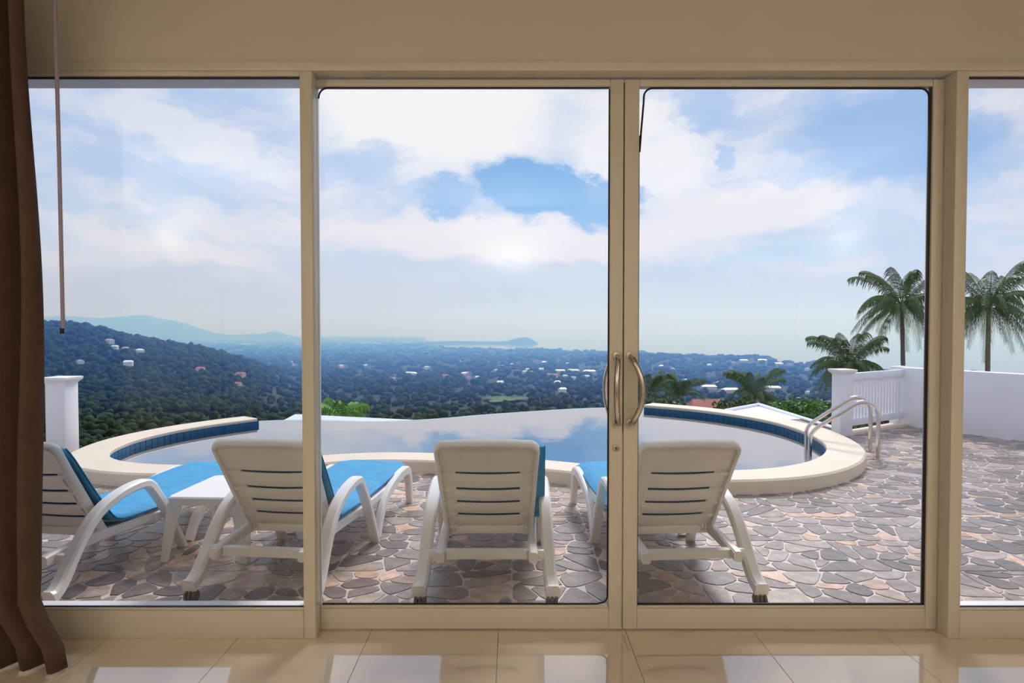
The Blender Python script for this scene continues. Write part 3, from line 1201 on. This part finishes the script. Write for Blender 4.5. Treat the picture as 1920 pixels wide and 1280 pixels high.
def make_cushion(shift=0.0, seed=0):
    """blue pad: one continuous mattress folded at the hinge, with piping"""
    e = empty('lounger_cushion')
    hy, hz, ty, tz = 0.405, 0.285, 0.078, 0.80
    L = math.hypot(ty - hy, tz - hz)
    ty, tz = ty + (hy - ty) * 0.085, tz + (hz - tz) * 0.085
    path = [(ty, tz), (ty + (hy - ty) * 0.33, tz + (hz - tz) * 0.33), (ty + (hy - ty) * 0.66, tz + (hz - tz) * 0.66), (hy - 0.02, hz + 0.045), (hy + 0.03, hz + 0.012),
            (0.52, 0.282), (0.7, 0.275), (0.9, 0.272), (1.1, 0.275), (1.3, 0.282), (1.5, 0.290), (1.66, 0.292), (1.76, 0.283), (1.80, 0.268)]
    ps = spline([(y, z) for y, z in path], 4)
    rr = random.Random(seed)
    ph = [rr.uniform(0, 6) for _ in range(6)]
    NXc = 14
    bm = bmesh.new()
    T, Bt = [], []
    n = len(ps)
    for i, p in enumerate(ps):
        d = ps[min(i + 1, n - 1)] - ps[max(i - 1, 0)]
        d.normalize()
        nn = Vector((-d.y, d.x))
        if nn.y < 0:
            nn = -nn
        t = i / (n - 1)
        endf = min(1.0, min(t, 1 - t) / 0.03)
        # puckers near the hinge and the foot
        rowt, rowb = [], []
        half = 0.268 + 0.006 * math.sin(9 * t + ph[0])
        if t > 0.95:
            half -= 0.05 * ((t - 0.95) / 0.05) ** 2
        for k in range(NXc + 1):
            u = -1 + 2 * k / NXc
            edge_ = (1 - abs(u) ** 6)
            th = (0.012 + 0.034 * edge_ ** 0.6) * (0.35 + 0.65 * endf)
            th += 0.006 * math.sin(26 * t + 3 * u + ph[1]) * math.exp(-((t - 0.42) / 0.09) ** 2) * edge_
            th += 0.005 * math.sin(60 * t + 5 * u + ph[2]) * math.exp(-((t - 0.88) / 0.08) ** 2) * edge_
            q = p + nn * th
            rowt.append(bm.verts.new((u * half + shift, q.x, q.y)))
            q = p + nn * 0.001
            rowb.append(bm.verts.new((u * half * 0.99 + shift, q.x, q.y)))
        T.append(rowt)
        Bt.append(rowb)
    for i in range(n - 1):
        for k in range(NXc):
            bm.faces.new((T[i][k], T[i][k + 1], T[i + 1][k + 1], T[i + 1][k]))
            bm.faces.new((Bt[i][k], Bt[i + 1][k], Bt[i + 1][k + 1], Bt[i][k + 1]))
        bm.faces.new((T[i][0], T[i + 1][0], Bt[i + 1][0], Bt[i][0]))
        bm.faces.new((T[i][NXc], Bt[i][NXc], Bt[i + 1][NXc], T[i + 1][NXc]))
    for k in range(NXc):
        bm.faces.new((T[0][k], Bt[0][k], Bt[0][k + 1], T[0][k + 1]))
        bm.faces.new((T[-1][k], T[-1][k + 1], Bt[-1][k + 1], Bt[-1][k]))
    rim = [T[i][0].co.copy() for i in range(n)] + [T[-1][k].co.copy() for k in range(1, NXc)] + [T[i][NXc].co.copy() for i in range(n - 1, -1, -1)]
    link('pad', to_mesh(bm, 'pad', 60), 'cushion', e)
    bm = bmesh.new()
    tube(bm, rim, 0.0045, 6)
    link('piping', to_mesh(bm, 'piping', 60), 'piping', e)
    return e


lounger = make_lounger()
spots = [(-2.51, 3.07, -9, 'white resin sun lounger beside the brown curtain, between the curtain and the side table', 'bright blue lounger pad on the lounger beside the brown curtain', 0.0),
         (-1.275, 3.12, -6, 'white resin sun lounger next to the side table, seen partly behind the window frame', 'bright blue lounger pad on the lounger that stands behind the window frame post', 0.0),
         (-0.127, 3.09, 0, 'white resin sun lounger behind the glass door with the round lock', 'blue lounger pad showing only its teal edge beside the backrest', 0.028),
         (0.895, 3.09, 4, 'white resin sun lounger behind the glass door with the sideways bowed handle', 'blue lounger pad mostly hidden behind the meeting door stiles', -0.01)]
for i, (x, y, a, lab, clab, sh) in enumerate(spots):
    o = lounger if i == 0 else copy_tree(lounger)
    o.location = (x, y, 0.0)
    o.rotation_euler = (0, 0, R(a))
    tag(o, lab, 'sun lounger', 'white sun loungers on the terrace')
    c = make_cushion(sh, i)
    c.location = (x, y, 0.0)
    c.rotation_euler = (0, 0, R(a))
    tag(c, clab, 'cushion', 'blue lounger pads')

# side table
tb = tag(empty('side_table', (-1.775, 3.92, 0), R(-3)), 'low white resin side table between two loungers', 'side table')
bm = bmesh.new()
rr = []
W, D, rc = 0.235, 0.275, 0.03


def rrect(w, d_, r, z, n=5):
    out = []
    for sx, sy, a0 in ((1, 1, 0), (-1, 1, 90), (-1, -1, 180), (1, -1, 270)):
        for k in range(n):
            a = R(a0 + 90 * k / (n - 1))
            out.append((sx * (w - r) + r * math.cos(a), sy * (d_ - r) + r * math.sin(a), z))
    return out


loft(bm, [rrect(W - 0.006, D - 0.006, rc, 0.325), rrect(W, D, rc, 0.327), rrect(W, D, rc, 0.366), rrect(W - 0.008, D - 0.008, rc, 0.374)])
link('table_top', to_mesh(bm, 'table_top', 35), 'plastic', tb)
for sx in (-1, 1):
    for sy in (-1, 1):
        bm = bmesh.new()
        # angle section leg, tapering and splayed
        rings = []
        for z, s_, off in ((0.335, 0.085, 0.0), (0.2, 0.065, 0.012), (0.0, 0.042, 0.028)):
            cx, cy = sx * (W - 0.004 + off), sy * (D - 0.004 + off)
            t = 0.014
            rings.append([(cx, cy, z), (cx - sx * s_, cy, z), (cx - sx * s_, cy - sy * t, z), (cx - sx * t, cy - sy * t, z), (cx - sx * t, cy - sy * s_, z), (cx, cy - sy * s_, z)])
        loft(bm, rings)
        link('leg', to_mesh(bm, 'leg'), 'plastic', tb)

# ------------------------------------------------------------------ the valley beyond
SEA = -150.0
TAB_Y = [(9, -3.5), (20, -7.5), (40, -15), (100, -36), (300, -92), (600, -122), (1000, -130), (2000, -138), (4000, -146), (9500, -148)]
_ly = np.log([a for a, b in TAB_Y])
_lz = np.array([b for a, b in TAB_Y])


def table(x, pts):
    return np.interp(x, [a for a, b in pts], [b for a, b in pts])


def px(p):
    return (p - 960) / 1180.0


COAST = [(-2, 9e4), (px(780), 9e4), (px(800), 7000), (px(832), 4500), (px(1000), 4100), (px(1140), 3750), (px(1200), 3500), (px(1300), 3100), (px(1400), 2850), (px(1530), 2300), (px(1620), 1950), (1.2, 1300)]
HILL_L = [(-2, 40), (px(0), 8), (px(107), 1), (px(150), -5), (px(200), -18), (px(250), -33), (px(300), -44), (px(350), -53), (px(400), -62), (px(470), -90), (px(560), -140), (2, -140)]
HILL_R = [(-2, -140), (px(1060), -140), (px(1140), -122), (px(1200), -118), (px(1250), -118), (px(1290), -124), (px(1335), -131), (px(1370), -124), (px(1400), -121), (px(1430), -127), (px(1460), -139), (px(1530), -158), (2, -160)]


def terrain(t, Y):
    t = np.asarray(t, float)
    Y = np.asarray(Y, float)
    z = np.interp(np.log(Y), _ly, _lz)
    gl = np.exp(-(np.log(Y / 1450.0) / 0.30) ** 2)
    z = np.maximum(z, z + (table(t, HILL_L) - z) * gl)
    gr = np.exp(-(np.log(Y / 2450.0) / 0.13) ** 2)
    z = z + np.maximum(table(t, HILL_R) - z, 0) * gr
    X = t * Y
    z = z + 3.0 * np.sin(X / 97.0 + 1.3) * np.sin(Y / 131.0) * np.clip((Y - 300) / 500, 0, 1)
    c = table(t, COAST)
    z = np.where(Y > c, np.minimum(z, SEA - 0.02 * (Y - c)), z)
    return z


def grid_mesh(name, T_, Y_, Z_, m):
    nr, nc = T_.shape
    X_ = T_ * Y_
    co = np.stack([X_, Y_, Z_], -1).reshape(-1, 3).astype(np.float32)
    idx = np.arange(nr * nc).reshape(nr, nc)
    q = np.stack([idx[:-1, :-1], idx[:-1, 1:], idx[1:, 1:], idx[1:, :-1]], -1).reshape(-1, 4)
    me = bpy.data.meshes.new(name)
    me.from_pydata(co.tolist(), [], q.tolist())
    me.shade_smooth()
    return link(name, me, m)


tt = np.linspace(-1.25, 1.25, 260)
yy = np.exp(np.linspace(math.log(10.9), math.log(9300), 190))
T_, Y_ = np.meshgrid(tt, yy)
Z_ = terrain(T_, Y_)
nrng = np.random.default_rng(3)
Z_ = Z_ + nrng.uniform(-1, 1, Z_.shape) * np.clip(Y_ * 0.0025, 0.05, 5) * (Y_ < table(T_, COAST))
land = struct(grid_mesh('ground_valley', T_, Y_, Z_, 'land'))
land['label'] = 'green valley ground falling away from the terrace to the sea'
# sea
bm = bmesh.new()
vs = [bm.verts.new(p) for p in ((-30000, 800, SEA), (34000, 800, SEA), (34000, 42000, SEA), (-30000, 42000, SEA))]
bm.faces.new(vs)
sea = struct(link('sea', to_mesh(bm, 'sea'), 'sea'))
sea['label'] = 'pale hazy sea beyond the valley'


def ridge(name, tab, Y0, Y1, label, t0, t1, rough, seed):
    ts = np.linspace(t0, t1, 220)
    ys = np.linspace(Y0, Y1, 26)
    T2, Y2 = np.meshgrid(ts, ys)
    f = (Y2 - Y0) / (Y1 - Y0)
    prof_ = np.sin(np.pi * np.clip(f, 0, 1)) ** 0.8
    top = table(T2, tab)
    rn = np.random.default_rng(seed)
    nz = rn.uniform(-1, 1, T2.shape) * rough * prof_
    Z2 = SEA - 6 + (top - SEA + 6) * prof_ + nz
    o = struct(grid_mesh(name, T2, Y2, Z2, 'mountain'))
    o['label'] = label
    return o


def zs(p, y, Y):
    return (px(p), H_CAM - (y - 612) / 1180.0 * Y)


YM = 8600
ridge('mountain_range', [(-2, 160)] + [zs(p, y, YM) for p, y in ((-200, 600), (0, 606), (60, 597), (117, 592), (150, 594), (190, 597), (230, 593), (270, 590), (300, 597), (325, 601), (350, 607), (400, 624), (430, 628), (460, 627), (490, 626), (515, 621), (540, 628), (570, 635), (600, 637), (700, 639), (770, 636), (800, 639), (840, 641))],
      7700, 9500, 'hazy blue mountain range beyond the valley', -1.2, px(840), 6, 1)
ridge('headland', [zs(p, y, 5500) for p, y in ((775, 643), (800, 641), (850, 639), (900, 640), (935, 640), (945, 640), (958, 637), (970, 634), (980, 632), (988, 632), (998, 636), (1006, 641), (1010, 645))],
      5300, 5700, 'low blue headland with a domed hill jutting into the sea', px(775), px(1010), 1.0, 2)

spots_h = [(-0.3517, 2354), (-0.3492, 2182), (-0.6737, 1554), (-0.6398, 1293), (-0.6314, 1258), (-0.6144, 1268), (-0.6102, 1166), (-0.5915, 1268), (-0.6864, 1138), (-0.4364, 1120), (-0.4322, 1213), (-0.4958, 1184), (-0.2712, 2182), (-0.2695, 1982), (-0.2542, 2469), (-0.2288, 2549), (-0.2331, 2217), (-0.2203, 2828), (-0.1653, 2828), (-0.1356, 2063), (-0.1441, 1731), (-0.1907, 1566), (-0.1992, 1517), (-0.1186, 1794), (-0.1059, 1676), (-0.0847, 2469), (-0.0763, 1773), (-0.0695, 1637), (-0.0551, 1637), (-0.072, 1816), (-0.0297, 1773), (-0.0254, 1905), (-0.0169, 2156), (-0.0186, 1487), (0.0, 2316), (0.0085, 1837), (0.0212, 1794), (0.0254, 1905), (0.0297, 1773), (0.0381, 1690), (0.0466, 1935), (0.0508, 2391), (0.0593, 1710), (0.0975, 1617), (0.1144, 1604), (0.0678, 1690), (0.0847, 1676), (0.072, 1487), (0.0805, 1293), (0.1186, 1656), (0.089, 2280), (0.2373, 2063), (0.2542, 1935), (0.2839, 1731), (0.3136, 2182), (0.3517, 2217), (0.3814, 2182), (0.411, 2182), (0.4407, 2182), (0.2415, 1517), (0.2754, 1487), (0.3305, 1446), (0.3347, 1238), (0.4746, 1213), (0.4703, 2006)]
long_h = [(-0.161, 1794), (0.0763, 1860), (0.0975, 1875), (0.1230, 1860), (0.3686, 2252), (0.3983, 2280), (0.4237, 2217), (0.4153, 1325), (0.3136, 1325), (0.3475, 1258)]
# forest canopy: far too many trees to count
ico = bmesh.new()
bmesh.ops.create_icosphere(ico, subdivisions=2, radius=1.0)
iv = np.array([v.co[:] for v in ico.verts])
ifc = np.array([[v.index for v in f.verts] for f in ico.faces])
ico.free()
NT = 12500
t_ = nrng.uniform(-0.98, 0.98, NT)
Yt = np.exp(nrng.uniform(math.log(560), math.log(5200), NT))
t_ = np.concatenate([t_, nrng.uniform(-0.98, -0.40, 3200)])
Yt = np.concatenate([Yt, np.exp(nrng.uniform(math.log(900), math.log(1750), 3200))])
keep = Yt < table(t_, COAST) - 12
t_, Yt = t_[keep], Yt[keep]
# clearings: the bright field and the plots of the houses
k = (t_ > px(899)) & (t_ < px(991)) & (Yt > 1010) & (Yt < 1170)
t_, Yt = t_[~k], Yt[~k]
for lst, rr_ in ((spots_h, 17.0), (long_h, 36.0)):
    for ht, hy_ in lst:
        k = ((t_ - ht) * Yt) ** 2 + (Yt - hy_) ** 2 > (rr_ + 0.004 * hy_) ** 2
        t_, Yt = t_[k], Yt[k]
NT = len(t_)
zt = terrain(t_, Yt)
rad = nrng.uniform(4.5, 8.5, NT) * np.clip(Yt / 1200, 0.85, 2.3)
hgt = rad * nrng.uniform(0.7, 1.25, NT) * np.clip(1400 / Yt, 0.45, 1.0)
jit = 1 + nrng.uniform(-0.22, 0.22, (NT, len(iv), 1))
P = iv[None] * jit
P[..., 0] *= rad[:, None]
P[..., 1] *= rad[:, None]
P[..., 2] *= hgt[:, None]
P[..., 0] += (t_ * Yt)[:, None]
P[..., 1] += Yt[:, None]
P[..., 2] += (zt + hgt * 0.55)[:, None]
faces = (ifc[None] + (np.arange(NT) * len(iv))[:, None, None]).reshape(-1, 3)
me = bpy.data.meshes.new('forest_canopy')
nv, nf = NT * len(iv), len(faces)
me.vertices.add(nv)
me.vertices.foreach_set('co', P.astype(np.float32).ravel())
me.loops.add(nf * 3)
me.loops.foreach_set('vertex_index', faces.astype(np.int32).ravel())
me.polygons.add(nf)
me.polygons.foreach_set('loop_start', np.arange(0, nf * 3, 3, dtype=np.int32))
me.polygons.foreach_set('loop_total', np.full(nf, 3, dtype=np.int32))
me.update(calc_edges=True)
greens = np.array([lin(c) for c in ((24, 44, 28), (32, 56, 32), (20, 40, 28), (42, 64, 34), (34, 54, 40))])
gc = greens[nrng.integers(0, len(greens), NT)] * nrng.uniform(0.8, 1.2, (NT, 1))
gc = np.concatenate([np.repeat(gc, len(iv), 0), np.ones((nv, 1))], 1)
col_attr(me, gc)
fo = link('forest_canopy', me, 'forest')
tag(fo, 'dense hazy green forest covering the valley floor', 'forest', None, 'stuff')
# bright field
fr_, fa = np.meshgrid(np.linspace(0, 1, 8), np.linspace(0, 2 * np.pi, 40))
fq = fr_ * (1 + 0.25 * np.sin(3 * fa + 1) + 0.15 * np.sin(5 * fa))
ft, fy = px(945) + 0.030 * fq * np.cos(fa), 1090 + 48 * fq * np.sin(fa)
fz = terrain(ft, fy) + 5.0
fld = grid_mesh('field', ft, fy, fz, 'field')
tag(fld, 'bright green open field among the dark forest', 'field')

# houses of the valley town


def house_mesh(w, d_, h, rh, over):
    bm = bmesh.new()
    abox(bm, -w / 2, w / 2, -d_ / 2, d_ / 2, -3, h)
    wall_me = to_mesh(bm, 'house_wall')
    bm = bmesh.new()
    a, b = w / 2 + over, d_ / 2 + over
    v = [bm.verts.new(p) for p in ((-a, -b, h - 0.2), (a, -b, h - 0.2), (a, b, h - 0.2), (-a, b, h - 0.2), (-a * 0.72, 0, h + rh), (a * 0.72, 0, h + rh))]
    for f in ((0, 1, 5, 4), (2, 3, 4, 5), (1, 2, 5), (3, 0, 4), (3, 2, 1, 0)):
        bm.faces.new([v[i] for i in f])
    roof_me = to_mesh(bm, 'house_roof')
    return wall_me, roof_me


HK = {}
for kind, (wm, rm, dims, lab) in {
        'white': ('house_white', 'roof_white', (13, 9, 4.5, 2.6, 0.8), 'small white house with a white roof'),
        'grey': ('house_white', 'roof_grey', (15, 10, 4.5, 2.6, 0.8), 'small white house with a grey roof'),
        'rust': ('house_cream', 'roof_rust', (15, 10, 4.5, 2.8, 0.8), 'small house with a rust coloured roof'),
        'long': ('house_cream', 'roof_white', (34, 15, 6, 3.5, 1.2), 'long low building with a broad white roof')}.items():
    w_, r_ = house_mesh(*dims)
    w_.materials.append(M[wm])
    r_.materials.append(M[rm])
    HK[kind] = (w_, r_, lab)
hr_ = random.Random(5)


def house(kind, t, Y, sc):
    w_, r_, lab = HK[kind]
    z = float(terrain(t, Y)) + 2.5
    where = 'on the wooded hillside beyond the square white post' if t < -0.42 else ('on the wooded ridge behind the palms' if t > 0.2 else 'among the trees of the valley floor')
    lab = lab + ' ' + where
    e = tag(empty('house', (t * Y, Y, z), hr_.uniform(-0.6, 0.6)), lab, 'house', kind + ' roofed houses ' + where)
    e.scale = (sc, sc, sc)
    link('wall', w_, None, e)
    link('roof', r_, None, e)


for t, Y in spots_h:
    house(hr_.choices(['white', 'grey', 'rust'], [5, 3, 2])[0], t, Y, hr_.uniform(0.75, 1.15))
for t, Y in long_h:
    house('long', t, Y, hr_.uniform(0.85, 1.1))

# ------------------------------------------------------------------ neighbouring roofs just below the terrace


def slab_poly(name, pts, th, m, parent):
    bm = bmesh.new()
    a = [bm.verts.new(p) for p in pts]
    b = [bm.verts.new((p[0], p[1], p[2] - th)) for p in pts]
    bm.faces.new(a)
    bm.faces.new(list(reversed(b)))
    n = len(pts)
    for i in range(n):
        bm.faces.new((a[i], b[i], b[(i + 1) % n], a[(i + 1) % n]))
    return link(name, to_mesh(bm, name), m, parent)


nh = tag(empty('neighbour_house', (7.0, 13.0, -6)), 'neighbouring house with a white and mauve tiled roof below the railing', 'house')
N = Vector((7.0, 13.0, -6))


def nl(*ps):
    return [tuple(Vector(p) - N) for p in ps]


slab_poly('roof_slope', nl((4.05, 12.45, -0.56), (5.9, 12.75, -0.50), (5.9, 15.0, -0.52), (4.85, 14.2, -0.56)), 0.06, 'roof_white', nh)
slab_poly('tiled_slope', nl((4.3, 9.3, -0.60), (5.9, 9.3, -0.52), (5.9, 12.70, -0.52), (4.05, 12.40, -0.60)), 0.06, 'roof_mauve', nh)
for q in (((4.82, 14.2, -0.53), (5.9, 15.0, -0.49)), ((5.9, 15.0, -0.49), (5.9, 9.3, -0.49))):
    bm = bmesh.new()
    tube(bm, nl(*q), 0.04, 6)
    link('ridge_cap', to_mesh(bm, 'ridge_cap', 60), 'roof_white', nh)
box('wall', -2.6, -1.3, -3.5, 1.0, -2, 5.3, 'white_wall', nh)
nh2 = tag(empty('neighbour_house', (-3.9, 17.5, -8)), 'neighbouring house with a white roof showing just over the infinity edge', 'house')
N = Vector((-3.9, 17.5, -8))
slab_poly('roof_slope', nl((-6.6, 15.2, -1.45), (-2.0, 15.2, -1.45), (-2.2, 16.5, -1.10), (-5.7, 16.5, -0.93)), 0.10, 'roof_white', nh2)
slab_poly('roof_slope', nl((-5.7, 16.5, -0.93), (-2.2, 16.5, -1.10), (-2.0, 18.2, -1.6), (-6.6, 18.2, -1.6)), 0.10, 'roof_grey', nh2)
slab_poly('roof_slope', nl((-6.6, 15.2, -1.45), (-5.7, 16.5, -0.93), (-6.6, 18.2, -1.6)), 0.10, 'roof_white', nh2)
box('wall', -2.3, 1.5, -1.9, 0.5, -4, 6.2, 'white_wall', nh2)

nh3 = tag(empty('red_roof_house', (px(1325) * 70, 70, -16)), 'house with a red tiled roof behind the palms', 'house')
w_, r_ = house_mesh(3.6, 3.4, 5.6, 1.1, 0.3)
link('wall', w_, 'house_cream', nh3)
link('roof', r_, 'roof_red', nh3)
nh3.location.z = H_CAM - (748 - 612) / 1180 * 70 - 6.7


# ------------------------------------------------------------------ palms and shrubs


def frond_mesh(L, rise, droop, seed, wide=0.52, npair=36, lw=0.85):
    """arching frond growing along +y; leaflets hang from the midrib"""
    r = random.Random(seed)
    bm = bmesh.new()
    N_ = 16
    mid_ = []
    for i in range(N_ + 1):
        t = i / N_
        mid_.append(Vector((0.05 * L * math.sin(t * 2 + seed) * t, L * (t - 0.16 * droop * t * t), L * (rise * t - droop * t * t))))
    tube(bm, mid_, [0.020 * L / 3 * (1 - 0.85 * i / N_) + 0.003 for i in range(N_ + 1)], 5)
    for k in range(npair):
        t = 0.10 + 0.89 * k / (npair - 1)
        f = t * N_
        i = min(int(f), N_ - 1)
        p = mid_[i].lerp(mid_[i + 1], f - i)
        d = (mid_[i + 1] - mid_[i]).normalized()
        ll = L * wide * 0.5 * (math.sin(math.pi * (0.12 + 0.80 * t)) ** 0.8) * r.uniform(0.65, 1.2)
        for s in (-1, 1):
            side = Vector((s, 0, 0))
            dirv = (side * 0.62 + d * 0.72 + Vector((0, 0, -0.45))).normalized()
            w = 0.028 * L / 3 * lw
            a = p
            b = p + dirv * ll * 0.5 + Vector((0, 0, -0.06 * ll))
            c = p + dirv * ll * 0.9 + Vector((0, 0, -ll * r.uniform(0.40, 0.75)))
            wv = d * w
            v = [bm.verts.new(a - wv), bm.verts.new(a + wv), bm.verts.new(b + wv * 1.2), bm.verts.new(b - wv * 1.2), bm.verts.new(c)]
            bm.faces.new((v[0], v[1], v[2], v[3]))
            bm.faces.new((v[3], v[2], v[4]))
    me = bpy.data.meshes.new('frond')
    bm.to_mesh(me)
    bm.free()
    return me


FR = {}
for k, (rise, droop) in enumerate(((1.65, 0.95), (0.95, 1.05), (0.40, 1.0), (-0.10, 0.80))):
    FR[k] = [frond_mesh(3.0, rise, droop, 10 * k + j) for j in range(2)]


FRB = {}
for k, (rise, droop) in enumerate(((1.30, 0.9), (0.8, 1.1), (0.35, 1.0), (-0.15, 0.75))):
    FRB[k] = [frond_mesh(3.0, rise, droop, 50 + 10 * k + j, 0.8, 15, 2.2) for j in range(2)]


def palm(loc, ground, frlen, n, label, cat='palm tree', m='frond', seed=0, lean=(0.0, 0.0), tr=0.16, tiers=(0.3, 0.56, 0.8), group=None, name='coconut_palm'):
    r = random.Random(seed)
    h = loc[2] - ground
    e = tag(empty(name, (loc[0] + lean[0], loc[1] + lean[1], ground)), label, cat, group)
    bm = bmesh.new()
    pts = []
    rad_ = []
    for i in range(22):
        t = i / 21
        pts.append((-lean[0] * t ** 1.4, -lean[1] * t ** 1.4, h * t))
        rad_.append(tr * (1.25 - 0.45 * t) * (1.06 if i % 2 else 0.98))
    tube(bm, pts, rad_, 8)
    link('trunk', to_mesh(bm, 'trunk', 60), 'trunk', e)
    s = frlen / 3.0
    for i in range(n):
        f = (i + 0.5) / n
        k = 0 if f < tiers[0] else (1 if f < tiers[1] else (2 if f < tiers[2] else 3))
        az = i * 2.39996 + r.uniform(-0.3, 0.3)
        me = (FRB if m == 'frond_bright' else FR)[k][i % 2]
        o = link('frond', me, m, e, (-lean[0], -lean[1], h))
        o.rotation_euler = (r.uniform(-0.15, 0.15), r.uniform(-0.12, 0.12), az)
        q = s * r.uniform(0.85, 1.12)
        o.scale = (q, q, q)
    return e


def at(p, y, Y):
    return (px(p) * Y, Y, H_CAM - (y - 612) / 1180.0 * Y)


palm(at(1690, 572, 42), -16, 3.2, 40, 'tall coconut palm with drooping fronds rising over the white garden wall', seed=1, lean=(0.5, 0), tr=0.15)
palm(at(1592, 690, 46), -17, 3.0, 38, 'coconut palm standing right behind the white railing post', seed=2, tr=0.16, tiers=(0.42, 0.68, 0.88))
palm(at(1853, 575, 40), -16, 3.2, 38, 'tall coconut palm half hidden by the window frame beside the garden wall', seed=3, tr=0.15)
palm(at(1217, 742, 60), -24, 3.0, 20, 'young palm with upright fronds just behind the pool coping by the door handle', seed=4, tiers=(0.7, 0.85, 0.97))
palm(at(1272, 747, 62), -25, 2.9, 20, 'young palm with upright fronds beside the red roofed house', seed=5, tiers=(0.7, 0.85, 0.97))
palm(at(1417, 745, 55), -22, 3.0, 24, 'full young palm rising behind the white neighbouring roof', seed=6, tiers=(0.5, 0.75, 0.92))
palm(at(640, 783, 20.6), -7.6, 1.25, 22, 'bright green leafy palm crown just beyond the infinity edge', m='frond_bright', seed=7, tr=0.09, tiers=(0.30, 0.85, 0.97), name='feather_palm')


def shrub(loc, rx, rz_, n, ls, label, m, seed, group=None):
    r = random.Random(seed)
    e = tag(empty('shrub', (loc[0], loc[1], loc[2] - rz_ * 1.6)), label, 'shrub', group)
    bm = bmesh.new()
    for _ in range(n):
        a, b_ = r.uniform(0, 2 * math.pi), math.acos(r.uniform(-0.3, 1))
        q = r.uniform(0.55, 1.0) * (0.8 + 0.25 * math.sin(3 * a + seed) * math.sin(2 * b_))
        c = Vector((math.cos(a) * math.sin(b_) * rx * q, math.sin(a) * math.sin(b_) * rx * q, math.cos(b_) * rz_ * q + rz_ * 1.6))
        d_ = Vector((r.uniform(-1, 1), r.uniform(-1, 1), r.uniform(-0.6, 0.9))).normalized()
        u = d_.cross(Vector((r.uniform(-1, 1), r.uniform(-1, 1), r.uniform(-1, 1)))).normalized()
        v = [bm.verts.new(c - d_ * ls), bm.verts.new(c + u * ls * 0.4), bm.verts.new(c + d_ * ls), bm.verts.new(c - u * ls * 0.4)]
        bm.faces.new(v)
    me = bpy.data.meshes.new('foliage')
    bm.to_mesh(me)
    bm.free()
    link('foliage', me, m, e)
    bm = bmesh.new()
    for k in range(4):
        a = k * 1.6
        tube(bm, [(0, 0, -2.0), (0.2 * math.cos(a) * rx, 0.2 * math.sin(a) * rx, 0.8 * rz_), (0.5 * math.cos(a) * rx, 0.5 * math.sin(a) * rx, 1.9 * rz_)], [0.05, 0.04, 0.015], 5)
    link('stem', to_mesh(bm, 'stem'), 'trunk', e)
    return e


shrub(at(1520, 778, 24), 1.3, 0.75, 1500, 0.10, 'leafy green shrub between the white roof and the pool ladder', 'leaf', 1)
shrub(at(1570, 800, 20), 0.9, 0.7, 900, 0.09, 'darker green shrub tucked beside the railing post', 'frond', 2)
shrub(at(1468, 772, 32), 1.2, 0.6, 800, 0.12, 'low green shrub at the ridge of the white neighbouring roof', 'leaf', 3)
shrub(at(1240, 768, 58), 2.4, 1.3, 900, 0.25, 'dark shrub at the feet of the two young palms', 'frond', 4)
shrub(at(1395, 772, 52), 2.8, 1.3, 900, 0.25, 'dark shrub at the foot of the full young palm', 'frond', 5)

# ------------------------------------------------------------------ haze over the valley
hz = bpy.data.materials.new('valley_haze')
hz.use_nodes = True
nt = hz.node_tree
nt.nodes.clear()
o_ = nt.nodes.new('ShaderNodeOutputMaterial')
vs_ = nt.nodes.new('ShaderNodeVolumeScatter')
vs_.inputs['Color'].default_value = (0.13, 0.335, 0.90, 1)
vs_.inputs["Density"].default_value = 0.00072
vs_.inputs['Anisotropy'].default_value = 0.4
nt.links.new(vs_.outputs[0], o_.inputs['Volume'])
bm = bmesh.new()
abox(bm, -14000, 14000, 800, 12000, -170, 260)
hzo = link('haze', to_mesh(bm, 'haze'), hz)
tag(hzo, 'pale blue haze lying over the valley and the far hills', 'haze', None, 'stuff')
